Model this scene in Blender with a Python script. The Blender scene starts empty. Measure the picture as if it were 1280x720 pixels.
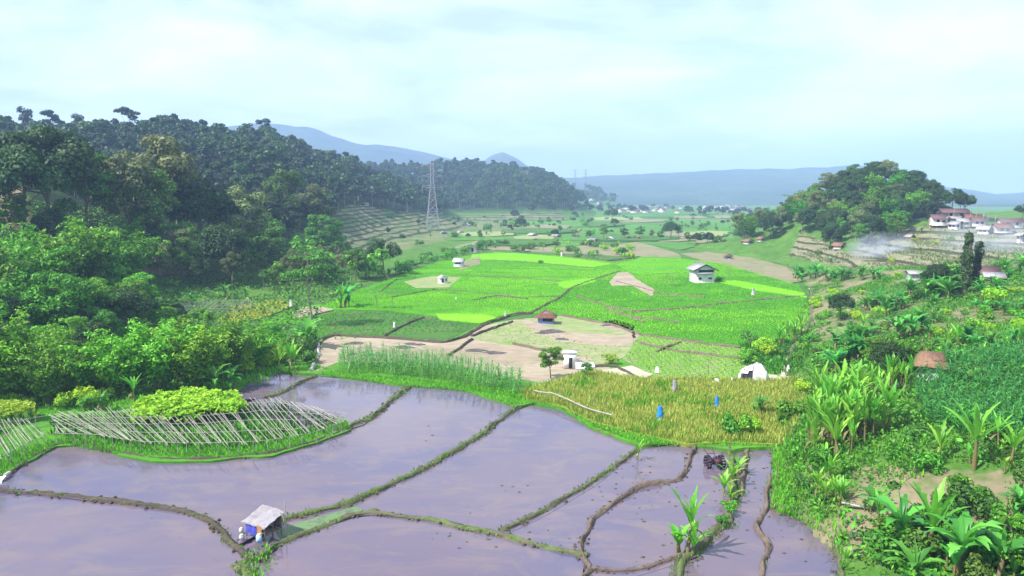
import bpy, math, random
import numpy as np
from mathutils import Vector
from mathutils.geometry import tessellate_polygon
R = math.radians
rng = np.random.default_rng(7)
random.seed(7)
sc = bpy.context.scene
COL = sc.collection

# ------------------------------------------------------------------ camera
CAM_Z, PITCH, FPX = 21.0, R(7.17), 914.0
cam_d = bpy.data.cameras.new('camera'); cam = bpy.data.objects.new('camera', cam_d); COL.objects.link(cam)
cam.location = (0, 0, CAM_Z); cam.rotation_euler = (R(90) - PITCH, 0, 0)
cam_d.sensor_width = 36; cam_d.lens = 36 * FPX / 1280
cam_d.clip_start = .5; cam_d.clip_end = 20000
sc.camera = cam
# ------------------------------------------------------------------ light
SUN_EL, SUN_AZ = R(50), R(-118)          # azimuth clockwise from +Y
w = bpy.data.worlds.new('World'); sc.world = w; w.use_nodes = True
nt = w.node_tree; nt.nodes.clear()
def wn(t, **k):
    n = nt.nodes.new(t)
    for a, b in k.items(): setattr(n, a, b)
    return n
out = wn('ShaderNodeOutputWorld'); bg = wn('ShaderNodeBackground'); sky = wn('ShaderNodeTexSky')
sky.sky_type = 'NISHITA'; sky.sun_disc = False; sky.sun_elevation = SUN_EL; sky.sun_rotation = SUN_AZ
sky.air_density = 1.3; sky.dust_density = 2.2; sky.ozone_density = 1.2; sky.altitude = 600
tc = wn('ShaderNodeTexCoord'); sep = wn('ShaderNodeSeparateXYZ'); nt.links.new(tc.outputs['Generated'], sep.inputs[0])
zc = wn('ShaderNodeMath', operation='MAXIMUM'); zc.inputs[1].default_value = .0; nt.links.new(sep.outputs[2], zc.inputs[0])
za = wn('ShaderNodeMath', operation='ADD'); za.inputs[1].default_value = .16; nt.links.new(zc.outputs[0], za.inputs[0])
comb = wn('ShaderNodeCombineXYZ')
for i in (0, 1):
    d = wn('ShaderNodeMath', operation='DIVIDE'); nt.links.new(sep.outputs[i], d.inputs[0]); nt.links.new(za.outputs[0], d.inputs[1]); nt.links.new(d.outputs[0], comb.inputs[i])
cn = wn('ShaderNodeTexNoise'); cn.inputs['Scale'].default_value = .9; cn.inputs['Detail'].default_value = 7; cn.inputs['Roughness'].default_value = .55; cn.inputs['Distortion'].default_value = .35
nt.links.new(comb.outputs[0], cn.inputs['Vector'])
cr = wn('ShaderNodeMapRange'); cr.inputs['From Min'].default_value = .42; cr.inputs['From Max'].default_value = .66; cr.inputs['To Min'].default_value = .26; cr.inputs['To Max'].default_value = .85
nt.links.new(cn.outputs['Fac'], cr.inputs['Value'])
cm = wn('ShaderNodeMix', data_type='RGBA'); cm.inputs['B'].default_value = (9.7, 10.8, 11.4, 1)
nt.links.new(cr.outputs[0], cm.inputs['Factor']); nt.links.new(sky.outputs[0], cm.inputs['A'])
nt.links.new(cm.outputs['Result'], bg.inputs['Color']); bg.inputs['Strength'].default_value = .088
nt.links.new(bg.outputs[0], out.inputs[0])
sl = bpy.data.lights.new('sun', 'SUN'); sun = bpy.data.objects.new('sun', sl); COL.objects.link(sun)
sl.energy = 5.0; sl.angle = R(.53); sl.color = (1, .95, .86)
sd = Vector((math.sin(SUN_AZ) * math.cos(SUN_EL), math.cos(SUN_AZ) * math.cos(SUN_EL), math.sin(SUN_EL)))
sun.rotation_euler = sd.to_track_quat('Z', 'Y').to_euler()
sun.location = (-100, -60, 200)
sc.view_settings.view_transform = 'Standard'; sc.view_settings.look = 'None'; sc.view_settings.gamma = 1
sc.view_settings.use_curve_mapping = False; sc.view_settings.exposure = .97
sc.render.engine = 'CYCLES'
cy = sc.cycles
cy.max_bounces = 6; cy.diffuse_bounces = 3; cy.glossy_bounces = 2; cy.transmission_bounces = 3; cy.volume_bounces = 1; cy.transparent_max_bounces = 4
cy.use_denoising = True; cy.use_fast_gi = False; cy.caustics_reflective = False; cy.caustics_refractive = False; cy.sample_clamp_indirect = 6

# ------------------------------------------------------------------ helpers
SP, CP = math.sin(PITCH), math.cos(PITCH)
def at(px, py, z=0.0):
    dx, dy = (px - 640) / FPX, (360 - py) / FPX
    d = (dx, CP + dy * SP, -SP + dy * CP)
    k = (z - CAM_Z) / d[2]
    return Vector((d[0] * k, d[1] * k, z))
def zpix(py, Y):                       # height seen at row py at depth Y
    dy = (360 - py) / FPX
    return CAM_Z + Y * (-SP + dy * CP) / (CP + dy * SP)
def to_px(x, y, z):
    dz = z - CAM_Z
    f = y * CP - dz * SP; u = y * SP + dz * CP
    f = np.maximum(f, .1)
    return 640 + FPX * x / f, 360 - FPX * u / f
def in_poly(px, py, poly):
    px = np.asarray(px, float); py = np.asarray(py, float); r = np.zeros(px.shape, bool)
    n = len(poly); j = n - 1
    for i in range(n):
        xi, yi = poly[i]; xj, yj = poly[j]
        c = ((yi > py) != (yj > py)) & (px < (xj - xi) * (py - yi) / ((yj - yi) or 1e-9) + xi)
        r ^= c; j = i
    return r
def vnoise(x, y, s, seed=0):
    x = np.asarray(x, float) / s + seed * 17.3; y = np.asarray(y, float) / s - seed * 9.1
    xi = np.floor(x).astype(np.int64); yi = np.floor(y).astype(np.int64); fx = x - xi; fy = y - yi
    fx = fx * fx * (3 - 2 * fx); fy = fy * fy * (3 - 2 * fy)
    def h(a, b):
        n = (a * 374761393 + b * 668265263 + seed * 1442695) & 0xffffffff
        n = ((n ^ (n >> 13)) * 1274126177) & 0xffffffff
        return ((n ^ (n >> 16)) & 0xffff) / 65535.0
    a = h(xi, yi) * (1 - fx) + h(xi + 1, yi) * fx; b = h(xi, yi + 1) * (1 - fx) + h(xi + 1, yi + 1) * fx
    return (a * (1 - fy) + b * fy) * 2 - 1
def sstep(a, b, x):
    u = np.clip((x - a) / (b - a), 0, 1); return u * u * (3 - 2 * u)

class MB:                              # mesh builder
    def __init__(s): s.v = []; s.f = {}; s.n = 0
    def add(s, V, F, mi=0):
        V = np.asarray(V, float).reshape(-1, 3); F = np.asarray(F, np.int64)
        if F.ndim == 1: F = F.reshape(1, -1)
        s.v.append(V); s.f.setdefault((F.shape[1], mi), []).append(F + s.n); s.n += len(V); return s
    def merge(s, o, M=None, mioff=0):
        V = np.concatenate(o.v)
        if M is not None: V = V @ np.asarray(M)[:3, :3].T + np.asarray(M)[:3, 3]
        for (k, mi), fl in o.f.items():
            for F in fl: s.f.setdefault((k, mi + mioff), []).append(F + s.n)
        s.v.append(V); s.n += len(V); return s
    def mesh(s, name, mats, smooth=False):
        me = bpy.data.meshes.new(name)
        V = np.concatenate(s.v)
        me.vertices.add(len(V)); me.vertices.foreach_set('co', V.astype(np.float32).ravel())
        lv, ls, mi_ = [], [], []; tot = 0
        for (k, mi), fl in sorted(s.f.items()):
            F = np.concatenate(fl); lv.append(F.ravel()); ls.append(tot + np.arange(len(F)) * k); tot += F.size; mi_.append(np.full(len(F), mi))
        lv = np.concatenate(lv); ls = np.concatenate(ls); mi_ = np.concatenate(mi_)
        me.loops.add(len(lv)); me.loops.foreach_set('vertex_index', lv.astype(np.int32))
        me.polygons.add(len(ls)); me.polygons.foreach_set('loop_start', ls.astype(np.int32))
        me.polygons.foreach_set('material_index', mi_.astype(np.int32))
        if smooth: me.polygons.foreach_set('use_smooth', np.ones(len(ls), bool))
        for m in (mats if isinstance(mats, (list, tuple)) else [mats]): me.materials.append(m)
        me.update(calc_edges=True); me.validate()
        return me
    def box(s, c, size, mi=0, rz=0, tilt=None):
        x, y, z = [a / 2 for a in size]
        V = np.array([[-x, -y, -z], [x, -y, -z], [x, y, -z], [-x, y, -z], [-x, -y, z], [x, -y, z], [x, y, z], [-x, y, z]])
        if tilt is not None: V = V @ tilt.T
        ca, sa = math.cos(rz), math.sin(rz)
        V = V @ np.array([[ca, -sa, 0], [sa, ca, 0], [0, 0, 1]]).T + np.array(c)
        return s.add(V, [[0, 3, 2, 1], [4, 5, 6, 7], [0, 1, 5, 4], [1, 2, 6, 5], [2, 3, 7, 6], [3, 0, 4, 7]], mi)
    def tube(s, P, r, n=6, mi=0, cap=True):
        P = np.asarray(P, float); m = len(P); r = np.full(m, r) if np.isscalar(r) else np.asarray(r, float)
        T = np.gradient(P, axis=0); T /= np.linalg.norm(T, axis=1, keepdims=True) + 1e-9
        ref = np.array([0, 0, 1.]) if abs(T[0, 2]) < .8 else np.array([1., 0, 0])
        A = np.cross(T, ref); A /= np.linalg.norm(A, axis=1, keepdims=True) + 1e-9; B = np.cross(T, A)
        an = np.linspace(0, 2 * math.pi, n, endpoint=False)
        V = P[:, None] + r[:, None, None] * (np.cos(an)[None, :, None] * A[:, None] + np.sin(an)[None, :, None] * B[:, None])
        i = np.arange(m - 1)[:, None] * n; j = np.arange(n)[None]; k = (j + 1) % n
        F = np.stack([i + j, i + k, i + n + k, i + n + j], -1).reshape(-1, 4)
        s.add(V.reshape(-1, 3), F, mi)
        if cap:
            s.add(V[0], [list(range(n))], mi); s.add(V[-1], [list(range(n))[::-1]], mi)
        return s
    def leaves(s, C, N, size, mi=0, aspect=.55, g=rng, bend=.18):   # diamond leaf clumps
        C = np.asarray(C, float); n = len(C); N = N / (np.linalg.norm(N, axis=1, keepdims=True) + 1e-9)
        a = g.normal(size=(n, 3)); U = np.cross(N, a); U /= np.linalg.norm(U, axis=1, keepdims=True) + 1e-9; W = np.cross(N, U)
        L = (size * g.uniform(.6, 1.35, n))[:, None]; Wd = L * aspect * g.uniform(.7, 1.3, (n, 1))
        V = np.stack([C - U * L * .5, C + W * Wd * .5 + N * L * bend * .2, C + U * L * .5 - N * L * bend, C - W * Wd * .5 + N * L * bend * .2], 1).reshape(-1, 3)
        return s.add(V, np.arange(4 * n).reshape(n, 4), mi)

def tag(o, label=None, cat=None, group=None, kind=None):
    if label: o['label'] = label
    if cat: o['category'] = cat
    if group: o['group'] = group
    if kind: o['kind'] = kind
    return o
def link(name, data, parent=None, loc=None, rz=0, scale=None):
    o = bpy.data.objects.new(name, data); COL.objects.link(o)
    if parent: o.parent = parent
    if loc is not None: o.location = loc
    if rz: o.rotation_euler = (0, 0, rz)
    if scale is not None: o.scale = (scale,) * 3 if np.isscalar(scale) else scale
    return o
def thing(name, label, cat, loc=(0, 0, 0), rz=0, group=None, scale=None):
    return tag(link(name, None, None, loc, rz, scale), label, cat, group)
def struct(name, data, **k): return tag(link(name, data, **k), kind='structure')

# ------------------------------------------------------------------ materials
def mat(name, build):
    m = bpy.data.materials.new(name); m.use_nodes = True; t = m.node_tree; t.nodes.clear()
    o = t.nodes.new('ShaderNodeOutputMaterial')
    build(t, o); return m
def N(t, typ, **k):
    n = t.nodes.new(typ)
    for a, b in k.items():
        if a.startswith('i_'):
            key = a[2:]; key = int(key) if key.isdigit() else key.replace('_', ' ')
            n.inputs[key].default_value = b
        else: setattr(n, a, b)
    return n
def rgb(c): return (c[0], c[1], c[2], 1)
def noise(t, scale, detail=4, rough=.55, vec=None, dist=0):
    n = N(t, 'ShaderNodeTexNoise', i_Scale=scale, i_Detail=detail, i_Roughness=rough, i_Distortion=dist)
    if vec is None: vec = N(t, 'ShaderNodeNewGeometry').outputs['Position']
    t.links.new(vec, n.inputs['Vector']); return n.outputs['Fac']
def ramp(t, fac, lo, hi, a=0., b=1.):
    n = N(t, 'ShaderNodeMapRange'); n.inputs['From Min'].default_value = lo; n.inputs['From Max'].default_value = hi
    n.inputs['To Min'].default_value = a; n.inputs['To Max'].default_value = b
    t.links.new(fac, n.inputs['Value']); return n.outputs[0]
def mix(t, fac, A, B, blend='MIX'):
    n = N(t, 'ShaderNodeMix', data_type='RGBA', blend_type=blend)
    for k, v in (('Factor', fac), ('A', A), ('B', B)):
        if isinstance(v, (int, float)): n.inputs[k].default_value = v
        elif isinstance(v, (tuple, list)): n.inputs[k].default_value = rgb(v)
        else: t.links.new(v, n.inputs[k])
    return n.outputs['Result']
def math_(t, op, a, b=0.):
    n = N(t, 'ShaderNodeMath', operation=op)
    for i, v in enumerate((a, b)):
        if isinstance(v, (int, float)): n.inputs[i].default_value = v
        else: t.links.new(v, n.inputs[i])
    return n.outputs[0]
def bump(t, fac, strength, dist):
    b = N(t, 'ShaderNodeBump', i_Strength=strength, i_Distance=dist); t.links.new(fac, b.inputs['Height']); return b.outputs[0]
def principled(t, o, col, rough=.8, spec=.25, normal=None, metal=0):
    p = N(t, 'ShaderNodeBsdfPrincipled', i_Roughness=rough, i_Metallic=metal); p.inputs['Specular IOR Level'].default_value = spec
    if isinstance(col, (tuple, list)): p.inputs['Base Color'].default_value = rgb(col)
    else: t.links.new(col, p.inputs['Base Color'])
    if normal is not None: t.links.new(normal, p.inputs['Normal'])
    t.links.new(p.outputs[0], o.inputs[0]); return p
def leafmat(name, dark, light, transl=.3, objvar=.35, rough=.55):
    def b(t, o):
        g = N(t, 'ShaderNodeNewGeometry'); oi = N(t, 'ShaderNodeObjectInfo')
        c = mix(t, g.outputs['Random Per Island'], dark, light)
        hs = N(t, 'ShaderNodeHueSaturation')
        t.links.new(c, hs.inputs['Color'])
        t.links.new(ramp(t, oi.outputs['Random'], 0, 1, 1 - objvar, 1 + objvar), hs.inputs['Value'])
        h2 = math_(t, 'FRACT', math_(t, 'MULTIPLY', oi.outputs['Random'], 7.31))
        t.links.new(ramp(t, h2, 0, 1, .475, .515), hs.inputs['Hue'])
        p = N(t, 'ShaderNodeBsdfPrincipled', i_Roughness=rough); p.inputs['Specular IOR Level'].default_value = .3
        t.links.new(hs.outputs[0], p.inputs['Base Color'])
        tr = N(t, 'ShaderNodeBsdfTranslucent'); t.links.new(hs.outputs[0], tr.inputs['Color'])
        mx = N(t, 'ShaderNodeMixShader'); mx.inputs[0].default_value = transl
        t.links.new(p.outputs[0], mx.inputs[1]); t.links.new(tr.outputs[0], mx.inputs[2]); t.links.new(mx.outputs[0], o.inputs[0])
    return mat(name, b)
def plain(name, c, c2=None, rough=.8, scale=3., spec=.2, bmp=0., metal=0):
    def b(t, o):
        f = noise(t, scale, 5, .6, N(t, 'ShaderNodeTexCoord').outputs['Object'])
        col = mix(t, ramp(t, f, .35, .68), c, c2 or tuple(x * .7 for x in c))
        principled(t, o, col, rough, spec, bump(t, f, bmp, .05) if bmp else None, metal)
    return mat(name, b)
def sheetroof(name, c, c2, rib=5., stain=(.22, .13, .09)):
    def b(t, o):
        v = N(t, 'ShaderNodeTexCoord').outputs['Object']; f = noise(t, 1.2, 6, .65, v); st = noise(t, 2.6, 5, .7, v)
        col = mix(t, ramp(t, f, .35, .68), c, c2); col = mix(t, ramp(t, st, .55, .72, 0, .7), col, stain)
        wv = N(t, 'ShaderNodeTexWave', i_Scale=rib); t.links.new(v, wv.inputs[0])
        principled(t, o, mix(t, math_(t, 'MULTIPLY', wv.outputs['Fac'], .25), col, tuple(x * .5 for x in c)), .6, .3, bump(t, wv.outputs['Fac'], .4, .04))
    return mat(name, b)
def fieldmat(name, c1, c2, c3=None, s1=.12, s2=1.5, rows=None, bmp=.5, rough=.9, rowcol=None):
    def b(t, o):
        ps = N(t, 'ShaderNodeMapping'); ps.inputs['Scale'].default_value = (.45, 1, 1); t.links.new(N(t, 'ShaderNodeNewGeometry').outputs['Position'], ps.inputs[0])
        big = noise(t, s1, 4, .6, ps.outputs[0]); fine = noise(t, s2, 6, .65, ps.outputs[0])
        col = mix(t, ramp(t, big, .36, .64), c1, c2)
        if c3: col = mix(t, ramp(t, noise(t, s1 * 3.1, 5, .6, dist=.6), .52, .68), col, c3)
        col = mix(t, ramp(t, fine, .3, .7, .0, .55), col, tuple(x * .45 for x in c1))
        h = fine
        if rows:
            ang, sp, st = rows
            pos = N(t, 'ShaderNodeNewGeometry').outputs['Position']
            mp = N(t, 'ShaderNodeMapping'); mp.inputs['Rotation'].default_value = (0, 0, ang); t.links.new(pos, mp.inputs[0])
            wv = N(t, 'ShaderNodeTexWave', i_Scale=1 / sp * .314, i_Distortion=1.5, i_Detail=2); t.links.new(mp.outputs[0], wv.inputs[0])
            col = mix(t, math_(t, 'MULTIPLY', wv.outputs['Fac'], st), col, rowcol or tuple(x * .4 for x in c1))
        principled(t, o, col, rough, .1, bump(t, h, bmp, .25))
    return mat(name, b)

M = {}
M['leaf_dark'] = leafmat('leaf_dark', (.009, .036, .011), (.06, .14, .03))
M['leaf_mid'] = leafmat('leaf_mid', (.02, .08, .012), (.13, .30, .035))
M['leaf_ridge'] = leafmat('leaf_ridge', (.010, .030, .016), (.032, .075, .032))
M['leaf_lush'] = leafmat('leaf_lush', (.028, .14, .010), (.16, .46, .03))
M['leaf_olive'] = leafmat('leaf_olive', (0.07, 0.12, 0.035), (0.24, 0.29, 0.1))
M['leaf_bamboo'] = leafmat('leaf_bamboo', (.035, .20, .010), (.25, .60, .035))
M['leaf_vine'] = leafmat('leaf_vine', (0.17, 0.42, 0.012), (0.38, 0.62, 0.025), objvar=.05)
M['leaf_yellow'] = leafmat('leaf_yellow', (.2, .32, .02), (.40, .5, .04), objvar=.05)
M['leaf_banana'] = leafmat('leaf_banana', (.025, .19, .03), (.12, .46, .06), transl=.35, objvar=.25, rough=.4)
M['leaf_banana_light'] = leafmat('leaf_banana_light', (.09, .34, .03), (.25, .60, .06), transl=.4, objvar=.2, rough=.4)
M['leaf_maize'] = leafmat('leaf_maize', (0.05, 0.22, 0.04), (0.16, 0.42, 0.1), objvar=.2)
M['leaf_maize_blue'] = leafmat('leaf_maize_blue', (.018, .13, .028), (.07, .34, .065), objvar=.2)
M['leaf_dry'] = leafmat('leaf_dry', (.13, .09, .04), (.26, .2, .1))
M['grass'] = leafmat('grass_blades', (.07, .28, .012), (.22, .54, .03), objvar=.05)
M['grass_dull'] = leafmat('grass_dull_blades', (.08, .13, .03), (.22, .26, .09), objvar=.05)
M['gold'] = leafmat('ripe_rice_blades', (.25, .36, .04), (.54, .63, .14), objvar=.05)
M['bark'] = plain('bark', (.11, .085, .06), (.2, .17, .13), .95, 2., bmp=.5)
M['bark_pale'] = plain('bark_pale', (.28, .25, .2), (.16, .14, .11), .9, 2., bmp=.4)
M['stem'] = plain('banana_stem', (.14, .15, .05), (.2, .12, .06), .8, 3., bmp=.3)
M['culm'] = plain('bamboo_culm', (.16, .2, .06), (.1, .13, .04), .6, 2.)
M['pole'] = plain('weathered_bamboo', (.36, .34, .31), (.24, .225, .2), .8, 1.)
M['mud'] = fieldmat('mud', (.16, .12, .1), (.22, .17, .14), (.12, .10, .06), .8, 5, bmp=.8)
M['mud_grass'] = fieldmat('mud_grass', (.13, .12, .08), (.12, .2, .05), (.2, .17, .13), .7, 5, bmp=.8)
M['mud_dark'] = fieldmat('mud_dark', (.085, .07, .06), (.13, .11, .08), (.07, .09, .03), .8, 6, bmp=.9)
M['white'] = plain('white_plaster', (.76, .75, .74), (.5, .48, .46), .85, .9)
M['white_cloth'] = plain('white_sheet', (.78, .78, .8), (.42, .41, .44), .7, 1.6)
M['blue_cloth'] = plain('blue_cloth', (.03, .28, .75), (.02, .18, .55), .7, 3.)
M['blue_tarp'] = plain('blue_tarp', (.08, .09, .5), (.05, .05, .3), .5, 3.)
M['orange_cloth'] = plain('orange_cloth', (.42, .24, .08), (.3, .15, .05), .8, 3.)
M['grey_roof'] = sheetroof('grey_sheet_roof', (.38, .36, .38), (.26, .25, .28), 2.5)
M['pale_roof'] = sheetroof('pale_sheet_roof', (.55, .52, .55), (.36, .34, .37), 2.5)
M['hut_roof'] = sheetroof('hut_sheet_roof', (.3, .28, .31), (.17, .16, .18), 2.5)
M['rust_roof'] = plain('rusty_tiled_roof', (.19, .085, .055), (.12, .06, .045), .9, 2., bmp=.4)
M['red_roof'] = plain('red_roof', (.15, .08, .08), (.11, .07, .08), .9, 1., bmp=.3)
M['thatch'] = plain('thatch', (.27, .15, .1), (.17, .10, .07), 1., 4., bmp=.8)
M['wood'] = plain('old_wood', (.2, .15, .11), (.13, .1, .08), .9, 3., bmp=.3)
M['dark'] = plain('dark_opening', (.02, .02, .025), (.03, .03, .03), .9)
M['steel'] = plain('galvanised_steel', (.30, .28, .34), (.22, .21, .26), .5, 1.)
M['rubber'] = plain('black_machine', (.025, .02, .03), (.05, .03, .05), .6, 4.)
M['engine'] = plain('dark_red_engine', (.07, .025, .035), (.04, .02, .03), .5, 4.)
M['blue_wall'] = plain('blue_grey_wall', (.28, .3, .52), (.2, .22, .4), .8, 2.)
M['yellow_plant'] = M['leaf_yellow']
M['concrete'] = plain('pale_concrete', (.5, .48, .45), (.38, .36, .33), .9, 1., bmp=.2)
M['fabric_white'] = M['white_cloth']
def water_b(t, o):
    ps = N(t, 'ShaderNodeMapping'); ps.inputs['Scale'].default_value = (.6, 1, 1); ps.inputs['Rotation'].default_value = (0, 0, .5); t.links.new(N(t, 'ShaderNodeNewGeometry').outputs['Position'], ps.inputs[0]); v = ps.outputs[0]
    big = noise(t, .10, 5, .6, v, .8); md = noise(t, .42, 6, .65, v, .9); sm = noise(t, 1.6, 5, .65, v, .5); fine = noise(t, 3.5, 3, .5)
    col = mix(t, ramp(t, big, .36, .64), (.132, .098, .128), (.088, .076, .135))
    col = mix(t, ramp(t, md, .48, .68, 0, .65), col, (.17, .125, .12))
    col = mix(t, ramp(t, sm, .60, .74, 0, .6), col, (.10, .085, .10))
    p = principled(t, o, col, .07, .75, bump(t, fine, .05, .02)); p.inputs['IOR'].default_value = 1.36
    t.links.new(ramp(t, md, .4, .65, .03, .16), p.inputs['Roughness'])
M['water'] = mat('muddy_water', water_b)

def ground_b(t, o):
    at_ = N(t, 'ShaderNodeVertexColor', layer_name='zone'); s = N(t, 'ShaderNodeSeparateColor'); t.links.new(at_.outputs['Color'], s.inputs[0])
    pos = N(t, 'ShaderNodeNewGeometry').outputs['Position']
    big = noise(t, .03, 5, .6); md = noise(t, .25, 6, .65); fine = noise(t, 2.2, 5, .65)
    g = mix(t, ramp(t, md, .38, .62), (.055, .15, .022), (.10, .21, .035))
    g = mix(t, ramp(t, fine, .35, .7, 0, .55), g, (.035, .07, .015))
    soil = mix(t, ramp(t, md, .35, .65), (.17, .135, .085), (.23, .195, .13))
    soil = mix(t, ramp(t, fine, .45, .7, 0, .6), soil, (.12, .14, .05))
    dry = mix(t, ramp(t, big, .4, .6), (.17, .19, .08), (.24, .2, .14))
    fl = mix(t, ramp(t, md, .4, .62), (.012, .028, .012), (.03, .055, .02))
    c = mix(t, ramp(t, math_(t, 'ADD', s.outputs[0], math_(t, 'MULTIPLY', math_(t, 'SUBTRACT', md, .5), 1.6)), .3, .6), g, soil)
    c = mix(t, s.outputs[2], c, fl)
    # terraces: crop treads and soil risers follow the height
    sx = N(t, 'ShaderNodeSeparateXYZ'); t.links.new(pos, sx.inputs[0])
    zz = math_(t, 'ADD', math_(t, 'MULTIPLY', sx.outputs[2], .62), math_(t, 'MULTIPLY', noise(t, .06, 3, .5), .9))
    fr = math_(t, 'FRACT', zz)
    tread = mix(t, ramp(t, noise(t, .11, 3, .6), .42, .58), (.075, .14, .04), (.17, .175, .09))
    tread = mix(t, math_(t, 'MULTIPLY', s.outputs[0], .9), tread, mix(t, ramp(t, noise(t, .3, 5, .6), .4, .6), (.27, .23, .17), (.17, .17, .10)))
    tc_ = mix(t, ramp(t, fr, .62, .72), tread, (.05, .05, .03))
    c = mix(t, s.outputs[1], c, tc_)
    principled(t, o, c, .95, .1, bump(t, fine, .5, .3))
M['ground'] = mat('ground', ground_b)
def far_b(t, o):
    n1 = noise(t, .004, 6, .6); n2 = noise(t, .03, 6, .65)
    c = mix(t, ramp(t, n1, .4, .62), (.03, .055, .025), (.07, .10, .04)); c = mix(t, ramp(t, n2, .4, .65, 0, .6), c, (.018, .03, .014))
    principled(t, o, c, 1., 0, bump(t, n2, .8, 12))
M['far'] = mat('far_forest', far_b)

# ------------------------------------------------------------------ terrain
def T(px): return (px - 640) / FPX
A_px = [-700, 0, 60, 183, 274, 338, 375, 439, 466, 512, 545, 585]
A_r = [380, 380, 385, 410, 430, 450, 470, 520, 560, 600, 620, 640]
A_f = [60, 85, 100, 150, 160, 178, 210, 270, 310, 370, 420, 450]
A_y = [149, 149, 151, 155, 152, 157, 175, 198, 211, 227, 240, 252]
A_h = [max(0, zpix(y, r) - 12) for y, r in zip(A_y, A_r)]; A_h[-1] = 0
A_t = [T(p) for p in A_px]
B_px = [300, 420, 520, 560, 600, 640, 680, 700, 715, 745]
B_h = [max(0, zpix(y, 900) - 12) for y in (200, 200, 207, 202, 202, 205, 212, 223, 236, 255)]; B_h[-1] = 0
G_px = [600, 660, 700, 730, 760, 778]; G_h = [0, 24, 30, 33, 18, 0]
F_px = [-900, -100, 60, 130, 180, 240, 300, 330, 390, 440, 500, 550, 600, 612, 628, 645, 660, 700, 740, 860, 930, 1000, 1060, 1085, 1110, 1150, 1200, 1240, 1280, 1500]
F_y = [185, 182, 185, 178, 172, 164, 158, 156, 161, 175, 188, 198, 208, 195, 189, 198, 208, 223, 220, 216, 213, 208, 205, 207, 218, 232, 236, 243, 240, 232]
FR = 3000.
F_h = [zpix(y, FR) for y in F_y]
foot_y = [0, 30, 38, 52, 60, 75, 90, 110, 130, 160, 190, 230, 300, 420, 3000]
foot_x = [19, 18.5, 18.5, 20, 21, 28.5, 34, 45, 53, 66, 74, 84, 110, 190, 2200]
def ridge(t, y, tp, rr, ff, hh, back=.3):
    r = np.interp(t, tp, rr) if not np.isscalar(rr) else rr
    f = np.interp(t, tp, ff) if not np.isscalar(ff) else ff
    h = np.interp(t, tp, hh)
    u = np.clip((y - f) / (r - f), 0, 1); pr = .62 * u + .38 * u * u * (3 - 2 * u)
    b = np.clip((y - r) / (r - f), 0, 3)
    return h * np.where(y <= r, pr, back + (1 - back) * np.exp(-b * b * 3))
def H0(x, y):
    x = np.asarray(x, float); y = np.asarray(y, float); yy = np.maximum(y, 6.); t = x / yy
    z = ridge(t, yy, A_t, A_r, A_f, A_h)
    z = np.maximum(z, ridge(t, yy, [T(p) for p in B_px], 900., 620., B_h))
    z = np.maximum(z, ridge(t, yy, [T(p) for p in G_px], 1400., 1180., G_h))
    z = np.maximum(z, ridge(t, yy, [T(p) for p in F_px], FR, 1900., F_h, .6))
    z = z + 13 * np.exp(-((x + 118) / 38) ** 2 - ((y - 165) / 42) ** 2)
    # right slope
    s = x - np.interp(y, foot_y, foot_x)
    sp = np.maximum(s, 0)
    near = 8.0 * (1 - np.exp(-sp / 20)) + .05 * np.minimum(sp, 120) * sstep(120, 240, y)
    z = z + near * (1 - sstep(330, 700, y)) * (1 - .45 * sstep(36, 20, y))
    z = z + 15 * np.exp(-((x - 132) / 26) ** 2 - ((y - 272) / 34) ** 2) + 5 * np.exp(-((x - 100) / 22) ** 2 - ((y - 285) / 30) ** 2)
    return z
TERR_L = [(405, 300), (415, 268), (440, 256), (500, 264), (560, 270), (700, 265), (720, 285), (560, 300), (480, 318), (420, 320)]
TERR_R = [(985, 320), (1000, 290), (1060, 315), (1120, 285), (1170, 282), (1240, 285), (1500, 280), (1500, 345), (1280, 345), (1140, 335), (1060, 335)]
FLAT = [(-400, 1400), (-400, 620), (-100, 560), (0, 520), (150, 503), (330, 468), (395, 430), (250, 405), (280, 385), (330, 377), (400, 375), (480, 350), (560, 322), (600, 312), (650, 314), (830, 300), (985, 333), (1010, 370), (1012, 400), (985, 425), (985, 470), (1003, 500), (985, 550), (975, 580), (990, 640), (1040, 690), (1060, 740), (1200, 1400)]
def H(x, y, mesh=False):
    x = np.asarray(x, float); y = np.asarray(y, float)
    z = H0(x, y)
    px, py = to_px(x, y, np.zeros_like(z)); fl = in_poly(px, py, FLAT) & (y > 5)
    n = .35 * vnoise(x, y, 6, 1) + .8 * vnoise(x, y, 18, 2) * np.clip(z / 4, 0, 1) + .18 * vnoise(x, y, 2.2, 3)
    n = n * np.clip((np.abs(z) + .15) / 1.5, 0, 1) + np.clip(z / 30, 0, 1) * 2.2 * vnoise(x, y, 45, 4) + np.clip((z - 60) / 200, 0, 1) * 22 * vnoise(x, y, 260, 5) + np.clip((z - 60) / 200, 0, 1) * 9 * vnoise(x, y, 90, 6)
    # terrace steps
    tp = in_poly(*to_px(x, y, z), TERR_R)
    q = np.floor(z / 1.6) * 1.6 + 1.6 * sstep(.7, .95, z / 1.6 - np.floor(z / 1.6))
    z = np.where(tp & (y > 120), q + .3 * n, z + n)
    if mesh: z = np.where(fl, z - .9, z + .03)
    else: z = np.where(fl, .12, z)
    return z
def hit(px, py):                       # pixel -> terrain point (used once to lay out the place)
    dx, dy = (px - 640) / FPX, (360 - py) / FPX
    d = np.array([dx, CP + dy * SP, -SP + dy * CP])
    k = np.geomspace(15, 6000, 5000); P = d[None] * k[:, None]
    hh = H(P[:, 0], P[:, 1]); under = (P[:, 2] + CAM_Z) < hh
    i = int(np.argmax(under)) if under.any() else 4999
    return float(P[i, 0]), float(P[i, 1]), float(hh[i])
nr, na = 640, 600
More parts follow.
